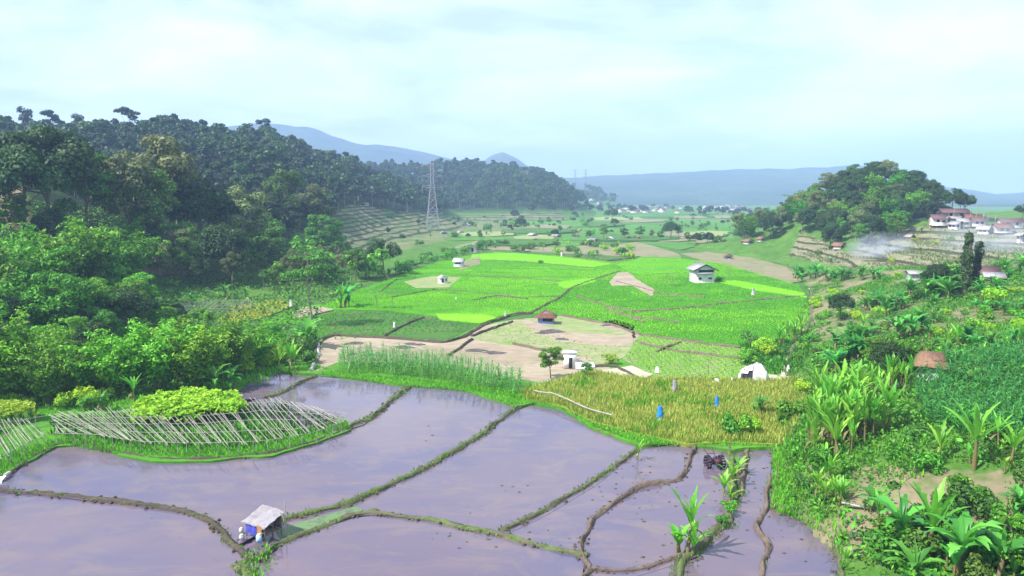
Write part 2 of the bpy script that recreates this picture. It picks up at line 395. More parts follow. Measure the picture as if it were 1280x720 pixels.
rad = np.geomspace(14, 7200, nr); ang = np.linspace(R(-74), R(74), na)
X = np.sin(ang)[None] * rad[:, None]; Y = np.cos(ang)[None] * rad[:, None] - 30
Z = H(X, Y, True)
Vg = np.stack([X, Y, Z], -1).reshape(-1, 3)
ii = np.arange(nr - 1)[:, None] * na; jj = np.arange(na - 1)[None]
Fg = np.stack([ii + jj, ii + jj + 1, ii + na + jj + 1, ii + na + jj], -1)
split = int(np.searchsorted(rad, 1750))
px, py = to_px(X, Y, Z)
SOIL_R = [(985, 440), (1020, 380), (1000, 340), (1120, 335), (1280, 350), (1500, 350), (1500, 430), (1280, 420), (1200, 440), (1060, 440)]
soil = np.zeros_like(Z)
soil += in_poly(px, py, SOIL_R) * .5
soil += in_poly(px, py, [(975, 560), (1030, 580), (1300, 590), (1300, 660), (1100, 650), (1080, 700), (1030, 680), (985, 640)]) * .6
soil += in_poly(px, py, [(-300, 240), (30, 235), (40, 285), (-300, 300)]) * .9
soil += in_poly(px, py, [(160, 300), (230, 300), (240, 345), (160, 340)]) * .9
soil += in_poly(px, py, TERR_R) * .75
terr = (in_poly(px, py, TERR_L) | in_poly(px, py, TERR_R)) * 1.
h0 = H0(X, Y)
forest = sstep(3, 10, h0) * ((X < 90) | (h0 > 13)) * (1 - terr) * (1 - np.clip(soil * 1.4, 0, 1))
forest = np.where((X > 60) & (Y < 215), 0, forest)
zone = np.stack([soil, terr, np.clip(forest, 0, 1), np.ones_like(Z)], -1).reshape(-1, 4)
def ground_part(name, r0, r1, m, zl=True):
    b = MB(); F = Fg[r0:r1].reshape(-1, 4); u, inv = np.unique(F, return_inverse=True)
    b.add(Vg[u], inv.reshape(-1, 4)); me = b.mesh(name, m, True)
    if zl:
        ca = me.color_attributes.new('zone', 'FLOAT_COLOR', 'POINT'); ca.data.foreach_set('color', zone[u].astype(np.float32).ravel())
    return struct(name, me)
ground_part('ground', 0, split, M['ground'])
ground_part('far_hills', split, nr - 1, M['far'], False)

# ------------------------------------------------------------------ haze
bm = MB().box((0, 2700, 135), (14600, 10200, 520))
def haze_b(t, o):
    v = N(t, 'ShaderNodeVolumePrincipled'); v.inputs['Color'].default_value = (.44, .62, 1, 1); v.inputs['Density'].default_value = .00034
    v.inputs['Anisotropy'].default_value = -.05
    t.links.new(v.outputs[0], o.inputs['Volume'])
tag(link('haze', bm.mesh('haze', mat('haze', haze_b))), kind='stuff')

# ------------------------------------------------------------------ fields, paddies and bunds
def poly_world(pts, z, step=1.2, jit=.18, seed=0):
    P = [at(a, b, z) for a, b in pts]; Q = []
    for i, p in enumerate(P):
        q = P[(i + 1) % len(P)]; n = max(1, min(40, int((q - p).length / step)))
        for k in range(n):
            c = p.lerp(q, k / n)
            Q.append(Vector((c.x + jit * float(vnoise(c.x, c.y, 1.7, 21 + seed)), c.y + jit * float(vnoise(c.x, c.y, 1.7, 22 + seed)), z)))
    return Q
def slab(name, pts, z, m, depth=.75, step=1.2, jit=.2):
    Q = poly_world(pts, z, step, jit)
    tri = tessellate_polygon([Q]); b = MB(); V = np.array([list(q) for q in Q])
    area = sum(Q[i].x * Q[(i + 1) % len(Q)].y - Q[(i + 1) % len(Q)].x * Q[i].y for i in range(len(Q)))
    F = []
    for a, c, d in tri:
        n = (Q[c] - Q[a]).cross(Q[d] - Q[a]).z; F.append([a, c, d] if n > 0 else [a, d, c])
    b.add(V, F); n = len(Q); V2 = V.copy(); V2[:, 2] -= depth
    i = np.arange(n); j = (i + 1) % n; W = np.concatenate([V, V2])
    S = np.stack([i, i + n, j + n, j], -1)
    if area < 0: S = S[:, ::-1]
    b.add(W, S)
    return struct(name, b.mesh(name, m))
CLODS = []
GRASS_PTS = []                         # (xyz, height, density tag) gathered, built as one grass object
def resample(P, step):
    P = np.asarray(P, float); d = np.r_[0, np.cumsum(np.linalg.norm(np.diff(P, axis=0), axis=1))]
    n = max(2, int(d[-1] / step)); s = np.linspace(0, d[-1], n)
    # smooth corners a little
    return np.stack([np.interp(s, d, P[:, k]) for k in range(3)], 1)
def bund(pts, width=.8, height=.28, z=0., m='mud_grass', grass=0., depth=.7, gh=.3):
    P = resample([list(at(a, b, z)) for a, b in pts], .3)
    for _ in range(6): P[1:-1] = (P[:-2] + P[1:-1] * 2 + P[2:]) / 4
    P[:, 0] += .16 * vnoise(P[:, 0], P[:, 1], 2.1, 31); P[:, 1] += .16 * vnoise(P[:, 0], P[:, 1], 2.1, 32)
    T_ = np.gradient(P, axis=0); T_ /= np.linalg.norm(T_, axis=1, keepdims=True) + 1e-9
    S = np.stack([-T_[:, 1], T_[:, 0], 0 * T_[:, 0]], 1)
    height *= .8
    prof = [(-.75, -depth), (-.5, 0.0), (-.36, .55), (-.16, .95), (.1, 1.0), (.34, .6), (.5, .0), (.75, -depth)]
    rows = []
    for a, h in prof:
        wv = .58 * width * (1 + .5 * vnoise(P[:, 0], P[:, 1], 1.1, 33 + int(a * 10)) + .25 * vnoise(P[:, 0], P[:, 1], .5, 43 + int(a * 10)))
        hh = (h if h < 0 else height * h * (.95 + .6 * vnoise(P[:, 0] + a * 3, P[:, 1], .8, 34)))
        q = P + S * (a * wv)[:, None]; q[:, 2] += hh + (.05 * vnoise(P[:, 0] * 1.0 + a * 9, P[:, 1], .35, 35) if h >= 0 else 0)
        rows.append(q)
    V = np.stack(rows, 1); n, k = V.shape[:2]
    i = np.arange(n - 1)[:, None] * k; j = np.arange(k - 1)[None]
    F = np.stack([i + j, i + k + j, i + k + j + 1, i + j + 1], -1).reshape(-1, 4)
    b = MB().add(V.reshape(-1, 3), F); V0 = V[0]; b.add(V0, [list(range(k))]); b.add(V[-1], [list(range(k))[::-1]])
    struct('earth_bund', b.mesh('earth_bund', M[m], True))
    if z < .2:
        ic = rng.integers(0, n, int(n * 1.1)); sg = rng.choice([-1, 1], len(ic)) * width * rng.uniform(.22, .62, len(ic)); CLODS.append(P[ic] + S[ic] * sg[:, None])
    if grass > 0:
        L = n * .3; ng = int(L * width * grass); idx = rng.integers(0, n, ng)
        keep = vnoise(P[idx, 0], P[idx, 1], 2.5, 36) > -.25; idx = idx[keep]; ng = len(idx)
        Q = P[idx] + S[idx] * (rng.normal(0, .3, ng) * width)[:, None]; Q[:, 2] += height * .5
        GRASS_PTS.append((Q, gh))

M['f_bright'] = fieldmat('young_rice', (.075, .27, .010), (.125, .40, .014), (.05, .20, .012), .06, 1.0, rows=(.1, .55, .25))
M['f_bright2'] = fieldmat('young_rice_deep', (.05, .21, .010), (.085, .30, .014), (.035, .15, .012), .07, 1.0, rows=(.05, .55, .25))
M['f_lime'] = fieldmat('lime_rice', (.15, .42, .014), (.20, .46, .018), None, .1, 1.5)
M['f_veg'] = fieldmat('vegetable_plot', (.055, .15, .03), (.09, .23, .035), (.17, .17, .09), .12, 1.6, rows=(1.2, .9, .45))
M['f_bare'] = fieldmat('bare_soil', (.31, .25, .185), (.39, .325, .25), (.25, .25, .14), .09, 1.0)
M['f_pale'] = fieldmat('stubble', (.24, .3, .12), (.30, .30, .17), (.16, .27, .07), .1, 1.1)
M['f_row'] = fieldmat('row_crop', (.15, .29, .06), (.22, .33, .1), (.3, .28, .17), .1, 1.2, rows=(.9, .8, .4))
M['f_white'] = fieldmat('pale_dry_soil', (.5, .45, .36), (.42, .37, .28), None, .2, 1.2)
M['f_gold'] = fieldmat('ripe_rice', (.22, .27, .04), (.28, .3, .06), (.15, .25, .04), .2, 2.)
M['f_verge'] = fieldmat('grassy_verge', (.06, .22, .018), (.10, .30, .025), (.12, .15, .05), .25, 2.)
M['f_far'] = fieldmat('far_crop', (.06, .19, .03), (.10, .26, .035), (.14, .17, .07), .03, .5)
M['f_fartan'] = fieldmat('far_fallow', (.26, .22, .15), (.20, .22, .11), (.12, .18, .06), .04, .6)
M['f_orange'] = fieldmat('ripening_rice', (.24, .27, .03), (.32, .26, .03), (.12, .26, .02), .1, 1.5)
M['f_algae'] = fieldmat('algae_shallows', (.12, .22, .09), (.17, .25, .13), (.13, .11, .13), .35, 4., rough=.3)
M['ash'] = plain('burnt_ash', (.05, .045, .05), (.12, .1, .1), 1., 2.)

# water, each paddy its own level
P1 = [(-120, 640), (-60, 612), (0, 590), (30, 575), (75, 555), (110, 554), (150, 567), (200, 574), (260, 574), (340, 567), (400, 550), (437, 534), (460, 527), (490, 498), (512, 484), (530, 484), (580, 489), (640, 508), (645, 515), (600, 546), (540, 582), (480, 612), (420, 637), (345, 655), (300, 680), (268, 657), (240, 642), (150, 629), (60, 620), (0, 615), (-120, 625)]
P0 = [(300, 512), (318, 500), (335, 492), (355, 480), (392, 470), (440, 475), (508, 483), (487, 505), (455, 530), (437, 536), (400, 548), (330, 545)]
P0b = [(285, 500), (322, 470), (352, 467), (385, 473), (335, 498)]
P2 = [(640, 515), (665, 507), (700, 513), (740, 537), (802, 560), (745, 607), (685, 642), (632, 669), (560, 650), (500, 642), (440, 645), (380, 668), (330, 690), (345, 655), (420, 635), (480, 610), (540, 580), (600, 544)]
P3 = [(320, 730), (350, 680), (400, 662), (440, 648), (470, 644), (540, 652), (620, 670), (700, 690), (735, 695), (728, 720), (700, 900), (250, 900)]
P4 = [(-400, 640), (-60, 612), (0, 613), (60, 618), (150, 627), (240, 640), (268, 655), (305, 685), (320, 710), (300, 730), (220, 900), (-500, 900)]
P5 = [(630, 667), (680, 640), (740, 603), (797, 562), (845, 556), (870, 558), (862, 585), (850, 601), (800, 609), (765, 632), (740, 652), (730, 670), (727, 695), (700, 690), (640, 672)]
P6 = [(870, 558), (905, 558), (918, 565), (912, 600), (918, 620), (900, 650), (885, 668), (874, 694), (844, 706), (790, 722), (735, 722), (727, 695), (730, 670), (740, 652), (765, 632), (800, 609), (850, 601), (862, 585)]
P6b = [(735, 712), (800, 718), (850, 703), (870, 715), (860, 900), (700, 900)]
P7 = [(932, 562), (968, 560), (962, 600), (957, 640), (945, 662), (960, 690), (940, 900), (840, 900), (860, 715), (890, 670), (925, 625), (935, 590)]
P8 = [(975, 636), (992, 642), (1025, 668), (1048, 690), (1050, 722), (1040, 900), (930, 900), (955, 720), (965, 682), (958, 662)]
for k, (pp, z) in enumerate([(P0b, .10), (P0, .08), (P1, .0), (P2, -.02), (P3, -.05), (P4, -.06), (P5, -.04), (P6, -.08), (P6b, -.10), (P7, -.11), (P8, -.14)]):
    slab('paddy_water', pp, z, M['water'], .03, 2., .12)
slab('paddy_water', [(-400, 640), (0, 590), (75, 556), (110, 556), (200, 576), (340, 569), (437, 536), (300, 505), (352, 466), (440, 474), (640, 510), (700, 512), (800, 556), (968, 558), (975, 630), (1045, 690), (1050, 900), (-500, 900)], -.19, M['water'], .5, 2., .1)
slab('algae_shallows', [(345, 664), (400, 645), (440, 634), (452, 637), (440, 645), (385, 664), (350, 676)], .012, M['f_algae'], .3)
# land around and behind them
slab('verge', [(-300, 640), (-60, 580), (-20, 560), (60, 505), (150, 500), (330, 468), (392, 428), (640, 400), (990, 440), (1000, 470), (1010, 500), (990, 560), (1003, 600), (985, 640), (968, 630), (968, 558), (930, 560), (920, 562), (870, 556), (845, 553), (800, 556), (740, 533), (700, 509), (665, 504), (645, 508), (580, 487), (530, 481), (495, 481), (440, 472), (392, 467), (352, 464), (322, 467), (285, 498), (330, 522), (400, 541), (437, 536), (400, 552), (340, 569), (260, 576), (200, 576), (150, 569), (110, 556), (75, 557), (30, 578), (0, 594), (-60, 615), (-300, 660)], .17, M['f_verge'], .5, .8, .3)
slab('valley_fields', [(240, 408), (285, 383), (335, 374), (400, 372), (480, 348), (555, 320), (600, 310), (650, 312), (830, 298), (995, 333), (1018, 370), (1020, 400), (995, 425), (990, 470), (640, 480), (395, 470), (385, 430)], .10, M['f_veg'], .5)
slab('rice_field', [(395, 386), (440, 365), (480, 352), (560, 322), (620, 315), (700, 320), (770, 329), (775, 340), (712, 360), (700, 371), (662, 390), (620, 398), (560, 397), (480, 388)], .30, M['f_bright'])
slab('rice_field', [(770, 329), (800, 321), (850, 322), (905, 330), (1000, 357), (1012, 385), (1012, 402), (990, 434), (925, 434), (860, 427), (800, 418), (765, 406), (700, 394), (662, 391), (700, 371), (712, 360), (775, 340)], .26, M['f_bright2'])
slab('rice_field', [(700, 352), (745, 347), (744, 352), (712, 361), (698, 358)], .34, M['f_lime'], .2)
slab('rice_field', [(770, 331), (800, 322), (850, 323), (895, 330), (860, 340), (800, 343), (785, 340)], .36, M['f_bright'], .3)
slab('rice_field', [(895, 352), (920, 350), (1005, 366), (1008, 372), (940, 362)], .34, M['f_lime'], .2)
slab('rice_field', [(590, 318), (640, 316), (700, 321), (765, 330), (740, 334), (650, 326), (588, 325)], .36, M['f_lime'], .2)
slab('rice_field', [(430, 372), (480, 354), (520, 344), (555, 345), (540, 362), (490, 372), (440, 378)], .33, M['f_bright2'], .2)
slab('rice_field', [(470, 386), (520, 372), (600, 372), (650, 378), (668, 386), (620, 397), (550, 395)], .35, M['f_bright'], .2)
slab('stubble_field', [(505, 352), (540, 345), (575, 347), (562, 359), (520, 360)], .35, M['f_pale'], .2)
slab('stubble_field', [(570, 327), (600, 320), (600, 330), (575, 338)], .4, M['f_fartan'], .2)
slab('rice_field', [(545, 392), (600, 392), (622, 397), (600, 404), (550, 399)], .36, M['f_lime'], .2)
slab('bare_patch', [(762, 352), (772, 341), (785, 340), (798, 350), (818, 362), (815, 370), (790, 357), (765, 357)], .37, M['f_bare'], .2)
slab('vegetable_plot', [(385, 428), (392, 396), (430, 388), (480, 389), (560, 398), (600, 404), (578, 416), (555, 426), (480, 421), (415, 418)], .22, M['f_veg'], .4)
slab('bare_field', [(396, 464), (402, 425), (432, 416), (545, 425), (578, 423), (605, 407), (640, 400), (680, 397), (720, 405), (745, 398), (790, 404), (802, 420), (792, 433), (740, 442), (765, 462), (700, 482), (650, 474), (560, 454), (425, 452)], .20, M['f_bare'], .4)
slab('stubble_field', [(590, 424), (628, 402), (652, 401), (664, 412), (700, 427), (740, 431), (792, 434), (780, 447), (745, 458), (735, 446), (690, 440), (640, 432)], .23, M['f_pale'], .3)
slab('stubble_field', [(655, 398), (700, 395), (755, 402), (782, 408), (780, 418), (720, 416), (690, 410)], .235, M['f_pale'], .3)
slab('bare_patch', [(745, 403), (770, 400), (795, 407), (790, 415), (765, 412)], .26, M['f_bare'], .2)
slab('row_crop_field', [(778, 449), (800, 418), (860, 427), (925, 435), (935, 460), (925, 476), (850, 476), (815, 469)], .24, M['f_row'], .4)
slab('bare_patch', [(752, 463), (790, 457), (816, 468), (800, 475), (768, 471)], .27, M['f_white'], .3)
slab('ripe_rice_field', [(648, 492), (690, 481), (735, 467), (800, 477), (900, 477), (950, 480), (1000, 476), (1006, 510), (988, 545), (975, 556), (905, 553), (860, 555), (800, 543), (740, 527), (700, 507), (658, 499)], .28, M['f_gold'], .5)
slab('ripening_field', [(272, 401), (292, 382), (350, 374), (370, 381), (335, 395), (300, 404)], .3, M['f_orange'], .4)
slab('rice_field', [(330, 404), (345, 396), (372, 384), (400, 380), (420, 384), (392, 394), (380, 405)], .28, M['f_bright'], .4)
slab('track', [(362, 392), (380, 384), (402, 383), (418, 387), (400, 391), (372, 398)], .31, M['f_bare'], .2)
slab('yard', [(975, 470), (985, 440), (1008, 430), (1012, 440), (990, 472)], .3, M['f_white'], .3)
slab('yard', [(915, 478), (930, 468), (970, 468), (985, 478), (960, 486)], .31, M['f_white'], .3)
# far valley floor
FAR = [([(765, 306), (800, 302), (848, 317), (852, 325), (820, 328), (790, 320)], 'f_fartan'), ([(850, 317), (905, 313), (985, 334), (1015, 350), (985, 355), (900, 333)], 'f_fartan'),
       ([(655, 292), (800, 279), (930, 291), (925, 301), (830, 299), (700, 300)], 'f_far'), ([(645, 276), (760, 269), (930, 274), (945, 287), (800, 279), (660, 287)], 'f_far'),
       ([(560, 310), (600, 300), (700, 303), (770, 308), (780, 320), (700, 316), (620, 312)], 'f_fartan'), ([(930, 290), (1000, 292), (1015, 305), (980, 318), (930, 308)], 'f_far'),
       ([(800, 296), (860, 298), (880, 306), (850, 312), (800, 303)], 'f_far'), ([(560, 300), (600, 292), (650, 290), (700, 298), (640, 302), (600, 300)], 'f_far'), ([(640, 305), (700, 301), (740, 305), (700, 309)], 'f_far'),
       ([(880, 304), (930, 306), (985, 320), (985, 331), (905, 312)], 'f_far'), ([(700, 270), (760, 264), (800, 268), (760, 273)], 'f_bright2')]
for i, (pp, m) in enumerate(FAR): slab('far_field', pp, .22 + .03 * i, M[m], .6, 4., .8)
gq = random.Random(5)
for i in range(34):
    py_ = gq.choice([267, 269, 271, 273, 276, 280, 284, 288, 292, 297, 302]); px_ = gq.uniform(575 if py_ > 280 else 690, 930); hw = gq.uniform(12, 42); hh = .9 + (py_ - 262) * gq.uniform(.05, .11); sk = gq.uniform(-12, 12)
    slab('far_field', [(px_ - hw, py_ - hh * .4), (px_ - hw * .3 + sk, py_ - hh), (px_ + hw + sk, py_ - hh * .7), (px_ + hw * 1.1, py_ + hh * .5), (px_ + hw * .2, py_ + hh), (px_ - hw * .9, py_ + hh * .8)], .56 + .02 * i, M[gq.choice(['f_fartan', 'f_far', 'f_veg', 'f_bright2', 'f_fartan', 'f_pale', 'f_veg'])], .8, 5., 1.)
# bunds
bund([(-120, 612), (0, 613), (60, 618), (150, 627), (240, 640), (268, 655), (285, 672), (300, 688), (318, 700)], .75, .26, -.02, 'mud_dark', 5)
bund([(345, 652), (420, 635), (480, 610), (540, 580), (600, 545), (640, 514), (650, 508)], .75, .3, 0, 'mud_grass', 26)
bund([(318, 700), (350, 680), (400, 660), (440, 645), (470, 641), (540, 650), (620, 668), (700, 688), (735, 696)], .7, .25, -.05, 'mud_grass', 12)
bund([(630, 665), (680, 640), (740, 604), (797, 563)], .62, .28, -.04, 'mud_grass', 24)
bund([(845, 556), (868, 558), (862, 585), (850, 600), (800, 608), (765, 631), (740, 651), (729, 672), (725, 693), (740, 712)], .62, .34, -.08, 'mud', 0)
bund([(740, 712), (790, 716), (840, 700), (868, 690)], .5, .3, -.1, 'mud', 0)
bund([(740, 712), (725, 725), (700, 900)], .6, .3, -.1, 'mud', 3)
bund([(845, 556), (905, 556), (970, 558)], .5, .32, 0, 'mud', 3)
bund([(912, 560), (918, 590), (915, 610), (922, 625), (905, 640), (912, 655), (890, 668), (872, 690), (852, 705), (850, 730), (840, 900)], 1.0, .5, -.2, 'mud_grass', 22)
bund([(935, 562), (932, 590), (926, 622)], .7, .5, -.2, 'mud', 14)
bund([(962, 600), (957, 640), (944, 662), (962, 682), (952, 720), (930, 900)], .7, .5, -.25, 'mud', 2)
bund([(968, 558), (975, 590), (965, 640), (992, 640), (1025, 666), (1047, 688), (1052, 720), (1050, 900)], .9, .45, -.15, 'mud_grass', 12)
bund([(330, 498), (352, 492), (380, 476), (395, 470)], .7, .3, .1, 'mud_grass', 16)
bund([(437, 534), (460, 525), (490, 499), (512, 484)], .9, .35, .05, 'mud_grass', 20)
bund([(10, 594), (35, 577), (75, 556), (110, 555), (150, 568), (200, 576), (260, 576), (340, 569), (400, 552), (437, 536)], .7, .3, .0, 'mud_dark', 10, gh=.4)
bund([(300, 705), (312, 725), (250, 900)], 1.6, .3, -.1, 'mud_grass', 22, gh=.35)
for pts, wdt, m in [([(775, 339), (735, 352), (712, 361), (702, 371), (664, 391), (640, 393), (606, 405), (580, 421), (556, 428), (480, 422), (415, 419), (402, 425), (392, 445)], 1.1, 'mud_dark'), ([(700, 394), (765, 406), (800, 418), (860, 427), (925, 435)], .8, 'mud'),
                    ([(770, 352), (790, 357), (830, 368), (880, 372)], .7, 'mud'), ([(720, 370), (760, 383), (800, 390)], .6, 'mud'), ([(790, 390), (850, 386), (900, 380), (960, 374), (1005, 370)], .8, 'mud'), ([(760, 385), (805, 403)], .6, 'mud'),
                    ([(755, 388), (800, 398), (850, 402)], .5, 'mud'), ([(590, 420), (640, 402)], .8, 'mud_dark'), ([(480, 420), (510, 404), (530, 397)], .7, 'mud_dark'), ([(640, 430), (690, 440), (740, 458)], .5, 'mud'), ([(590, 424), (560, 445)], .7, 'mud_dark'),
                    ([(740, 458), (770, 457), (800, 475), (850, 477), (900, 478), (925, 477)], .7, 'mud_dark'), ([(590, 325), (650, 327), (740, 335)], .5, 'mud_grass'), ([(490, 372), (545, 362), (600, 366), (650, 372), (700, 371)], .5, 'mud_grass'), ([(560, 345), (640, 347), (700, 352)], .5, 'mud_grass'),
                    ([(475, 365), (495, 350), (520, 347)], .8, 'mud_dark'), ([(590, 376), (620, 370), (660, 374)], .8, 'mud_dark'), ([(820, 440), (850, 428)], .5, 'mud'), ([(800, 430), (850, 440), (925, 448)], .4, 'mud'),
                    ([(700, 320), (760, 326), (800, 321)], 1.2, 'mud_dark'), ([(985, 335), (1015, 352), (1015, 400), (990, 436), (986, 470)], 1.2, 'mud'), ([(400, 427), (397, 445), (390, 462)], .8, 'concrete')]:
    bund(pts, wdt, .3, .28, m, 3 if m != 'concrete' else 0, .4)

# ------------------------------------------------------------------ plants: prototypes
def sphere_dirs(n, g, zmin=-.5):
    d = g.normal(size=(n * 3, 3)); d /= np.linalg.norm(d, axis=1, keepdims=True); d = d[d[:, 2] > zmin]
    return d[:n]
def lobes_to_leaves(b, lobes, n, size, g, mi=0, zmin=-.55, aspect=.6):
    tot = sum(l[1] ** 2 for l in lobes)
    ctr = np.mean([l[0] for l in lobes], axis=0)
    for c, r, fl in lobes:
        k = max(6, int(n * r * r / tot)); d = sphere_dirs(k, g, zmin); k = len(d)
        rr = r * (1 - .32 * g.random(k) ** 2)
        P = np.array(c) + d * rr[:, None] * np.array([1, 1, fl])
        P += g.normal(0, .07 * r, P.shape)
        Nn = d * 1.0 + np.array([0, 0, .3]) + g.normal(0, .33, P.shape)
        b.leaves(P, Nn, size, mi, aspect, g)
def trunk_mb(g, h, r, lobes, lean=.06, mi=0, sides=7):
    b = MB(); n = 6; k = np.linspace(0, 1, n)
    lx, ly = g.normal(0, lean * h, 2)
    P = np.stack([lx * k ** 1.5 + .02 * h * np.sin(k * 5 + 1), ly * k ** 1.5, h * k - .3], 1)
    b.tube(P, r * (1.15 - .75 * k) * np.where(k == 0, 1.35, 1), sides, mi)
    for c, rr, fl in lobes:
        s = g.uniform(.45, .95); p0 = np.array([np.interp(s, k, P[:, i]) for i in range(3)]); c = np.array(c)
        mid = (p0 + c) / 2 + np.array([0, 0, -.05 * h])
        b.tube(np.array([p0, mid, c]), np.array([r * .42, r * .26, r * .08]), 5, mi)
    return b
def crown_lobes(g, kind, h):
    L = []
    if kind == 'round':                 # broad uneven crown
        R_ = h * .30
        for i in range(24):
            a = g.uniform(0, 6.28); rad_ = R_ * 1.12 * math.sqrt(g.random()); z = h * g.uniform(.40, .92)
            k = 1 - abs(z / h - .62) * .9
            L.append(((rad_ * k * math.cos(a), rad_ * k * math.sin(a), z), h * g.uniform(.065, .125), .72))
        L.append(((0, 0, h * .86), h * .12, .85))
    elif kind == 'tall':                # narrow tall crown
        for i in range(12):
            a = g.uniform(0, 6.28); z = h * g.uniform(.38, .93); k = .5 + .8 * math.sin((z / h - .3) / .7 * 3.1)
            rad_ = h * .13 * k * g.random() ** .5
            L.append(((rad_ * math.cos(a), rad_ * math.sin(a), z), h * g.uniform(.07, .115), .9))
    elif kind == 'column':
        for i in range(16):
            a = g.uniform(0, 6.28); z = h * (.1 + .85 * (i + g.random()) / 16); rad_ = h * .05 * g.random(); L.append(((rad_ * math.cos(a), rad_ * math.sin(a), z), h * g.uniform(.055, .085), 1.2))
    elif kind == 'umbrella':            # flat tiers on a bare trunk
        for i in range(9):
            a = i * 2.4 + g.uniform(-.4, .4); rad_ = h * g.uniform(.04, .24); z = h * (g.uniform(.70, .95) - rad_ / h * .25)
            L.append(((rad_ * math.cos(a), rad_ * math.sin(a), z), h * g.uniform(.07, .12), .42))
    elif kind == 'dense':
        R_ = h * .34
        for i in range(30):
            d = g.normal(size=3); d /= np.linalg.norm(d); d[2] = abs(d[2]) * .9 - .25
            L.append(((d[0] * R_ * .88, d[1] * R_ * .88, h * .52 + d[2] * h * .38), h * g.uniform(.075, .145), .8))
    elif kind == 'shrub':
        for i in range(9):
            a = g.uniform(0, 6.28); rad_ = h * .5 * math.sqrt(g.random()); L.append(((rad_ * math.cos(a), rad_ * math.sin(a), h * g.uniform(.2, .72)), h * g.uniform(.2, .32), .85))
    return L
PROTO = {}
def add_tree_proto(kind, form, h, nleaf, size, leaf, bark='bark', r=None, seed=0, aspect=.6, trunk_h=.72, zmin=-.55):
    g = np.random.default_rng(seed + 100); L = crown_lobes(g, form, h)
    cb = MB(); lobes_to_leaves(cb, L, nleaf, size, g, 0, zmin, aspect)
    tb = trunk_mb(g, h * trunk_h, r or h * .017, L[:8])
    PROTO.setdefault(kind, []).append(dict(h=h, parts=[('trunk', tb.mesh('trunk', M[bark], True)), ('crown', cb.mesh('crown', M[leaf]))]))
for i in range(3): add_tree_proto('broadleaf', 'round', 12, 6000, .38, 'leaf_mid', seed=i)
for i in range(2): add_tree_proto('lush', 'round', 10, 6000, .35, 'leaf_lush', seed=10 + i)
for i in range(2): add_tree_proto('dark', 'dense', 12, 6500, .42, 'leaf_dark', seed=20 + i, trunk_h=.5)
for i in range(2): add_tree_proto('olive', 'round', 12, 5500, .4, 'leaf_olive', 'bark_pale', seed=30 + i)
for i in range(2): add_tree_proto('tall', 'tall', 16, 2600, .5, 'leaf_dark', 'bark_pale', seed=40 + i, r=.2, trunk_h=.9)
for i in range(2): add_tree_proto('ivy', 'column', 10, 2600, .36, 'leaf_dark', seed=45 + i, r=.3, trunk_h=.9)
for i in range(2): add_tree_proto('umbrella', 'umbrella', 15, 1500, .5, 'leaf_mid', 'bark_pale', seed=50 + i, r=.19, trunk_h=.85, zmin=-.35)
for i in range(3): add_tree_proto('forest', ('dense', 'round', 'dense')[i], 12, 1500, .85, ('leaf_ridge', 'leaf_ridge', 'leaf_dark')[i], seed=60 + i, aspect=.75)
for i in range(2): add_tree_proto('forest_tall', ('umbrella', 'tall')[i], 15, 800, .8, 'leaf_ridge', 'bark_pale', seed=70 + i, aspect=.75, r=.22, trunk_h=.85)
for i in range(3): add_tree_proto('shrub', 'shrub', 2, 900, .24, ('leaf_lush', 'leaf_mid', 'leaf_lush')[i], seed=80 + i, trunk_h=.5, r=.05)
add_tree_proto('shrub_bright', 'shrub', 2, 900, .26, 'leaf_vine', seed=88, trunk_h=.5, r=.05)
add_tree_proto('shrub_yellow', 'shrub', 2, 900, .22, 'leaf_yellow', seed=89, trunk_h=.5, r=.05)

def bamboo_proto(seed, leaf='leaf_bamboo', h=10, nc=17, dens=95):
    g = np.random.default_rng(seed); cb, lb = MB(), MB()
    for i in range(nc):
        a = g.uniform(0, 6.28); hh = h * g.uniform(.55, 1.0); out_ = hh * g.uniform(.1, .58); k = np.linspace(0, 1, 9)
        rad_ = .5 * g.random() + out_ * k ** 2.2; z = hh * (k - .22 * (out_ / hh) * 2 * k ** 4)
        P = np.stack([rad_ * math.cos(a), rad_ * math.sin(a), z], 1); cb.tube(P, np.linspace(.05, .012, 9), 5, 0, False)
        n = dens; s = .22 + .78 * g.random(n) ** .8
        C = np.stack([np.interp(s, k, P[:, q]) for q in range(3)], 1)
        sp = (1 - np.abs(s - .62) * 1.1) * h * .058
        off = g.normal(size=(n, 3)) * sp[:, None] * np.array([1, 1, .5]); C = C + off
        Nn = off / (np.linalg.norm(off, axis=1, keepdims=True) + 1e-6) * .6 + np.array([0, 0, .6]) + g.normal(0, .4, C.shape)
        lb.leaves(C, Nn, .46, 0, .42, g, .3)
    return dict(h=h, parts=[('culms', cb.mesh('culms', M['culm'], True)), ('foliage', lb.mesh('foliage', M[leaf]))])
PROTO['bamboo'] = [bamboo_proto(s, nc=22, dens=230) for s in (1, 2, 3)]
PROTO['bamboo_dark'] = [bamboo_proto(4, 'leaf_lush', 11, 24, 230), bamboo_proto(5, 'leaf_lush', 11, 24, 230)]

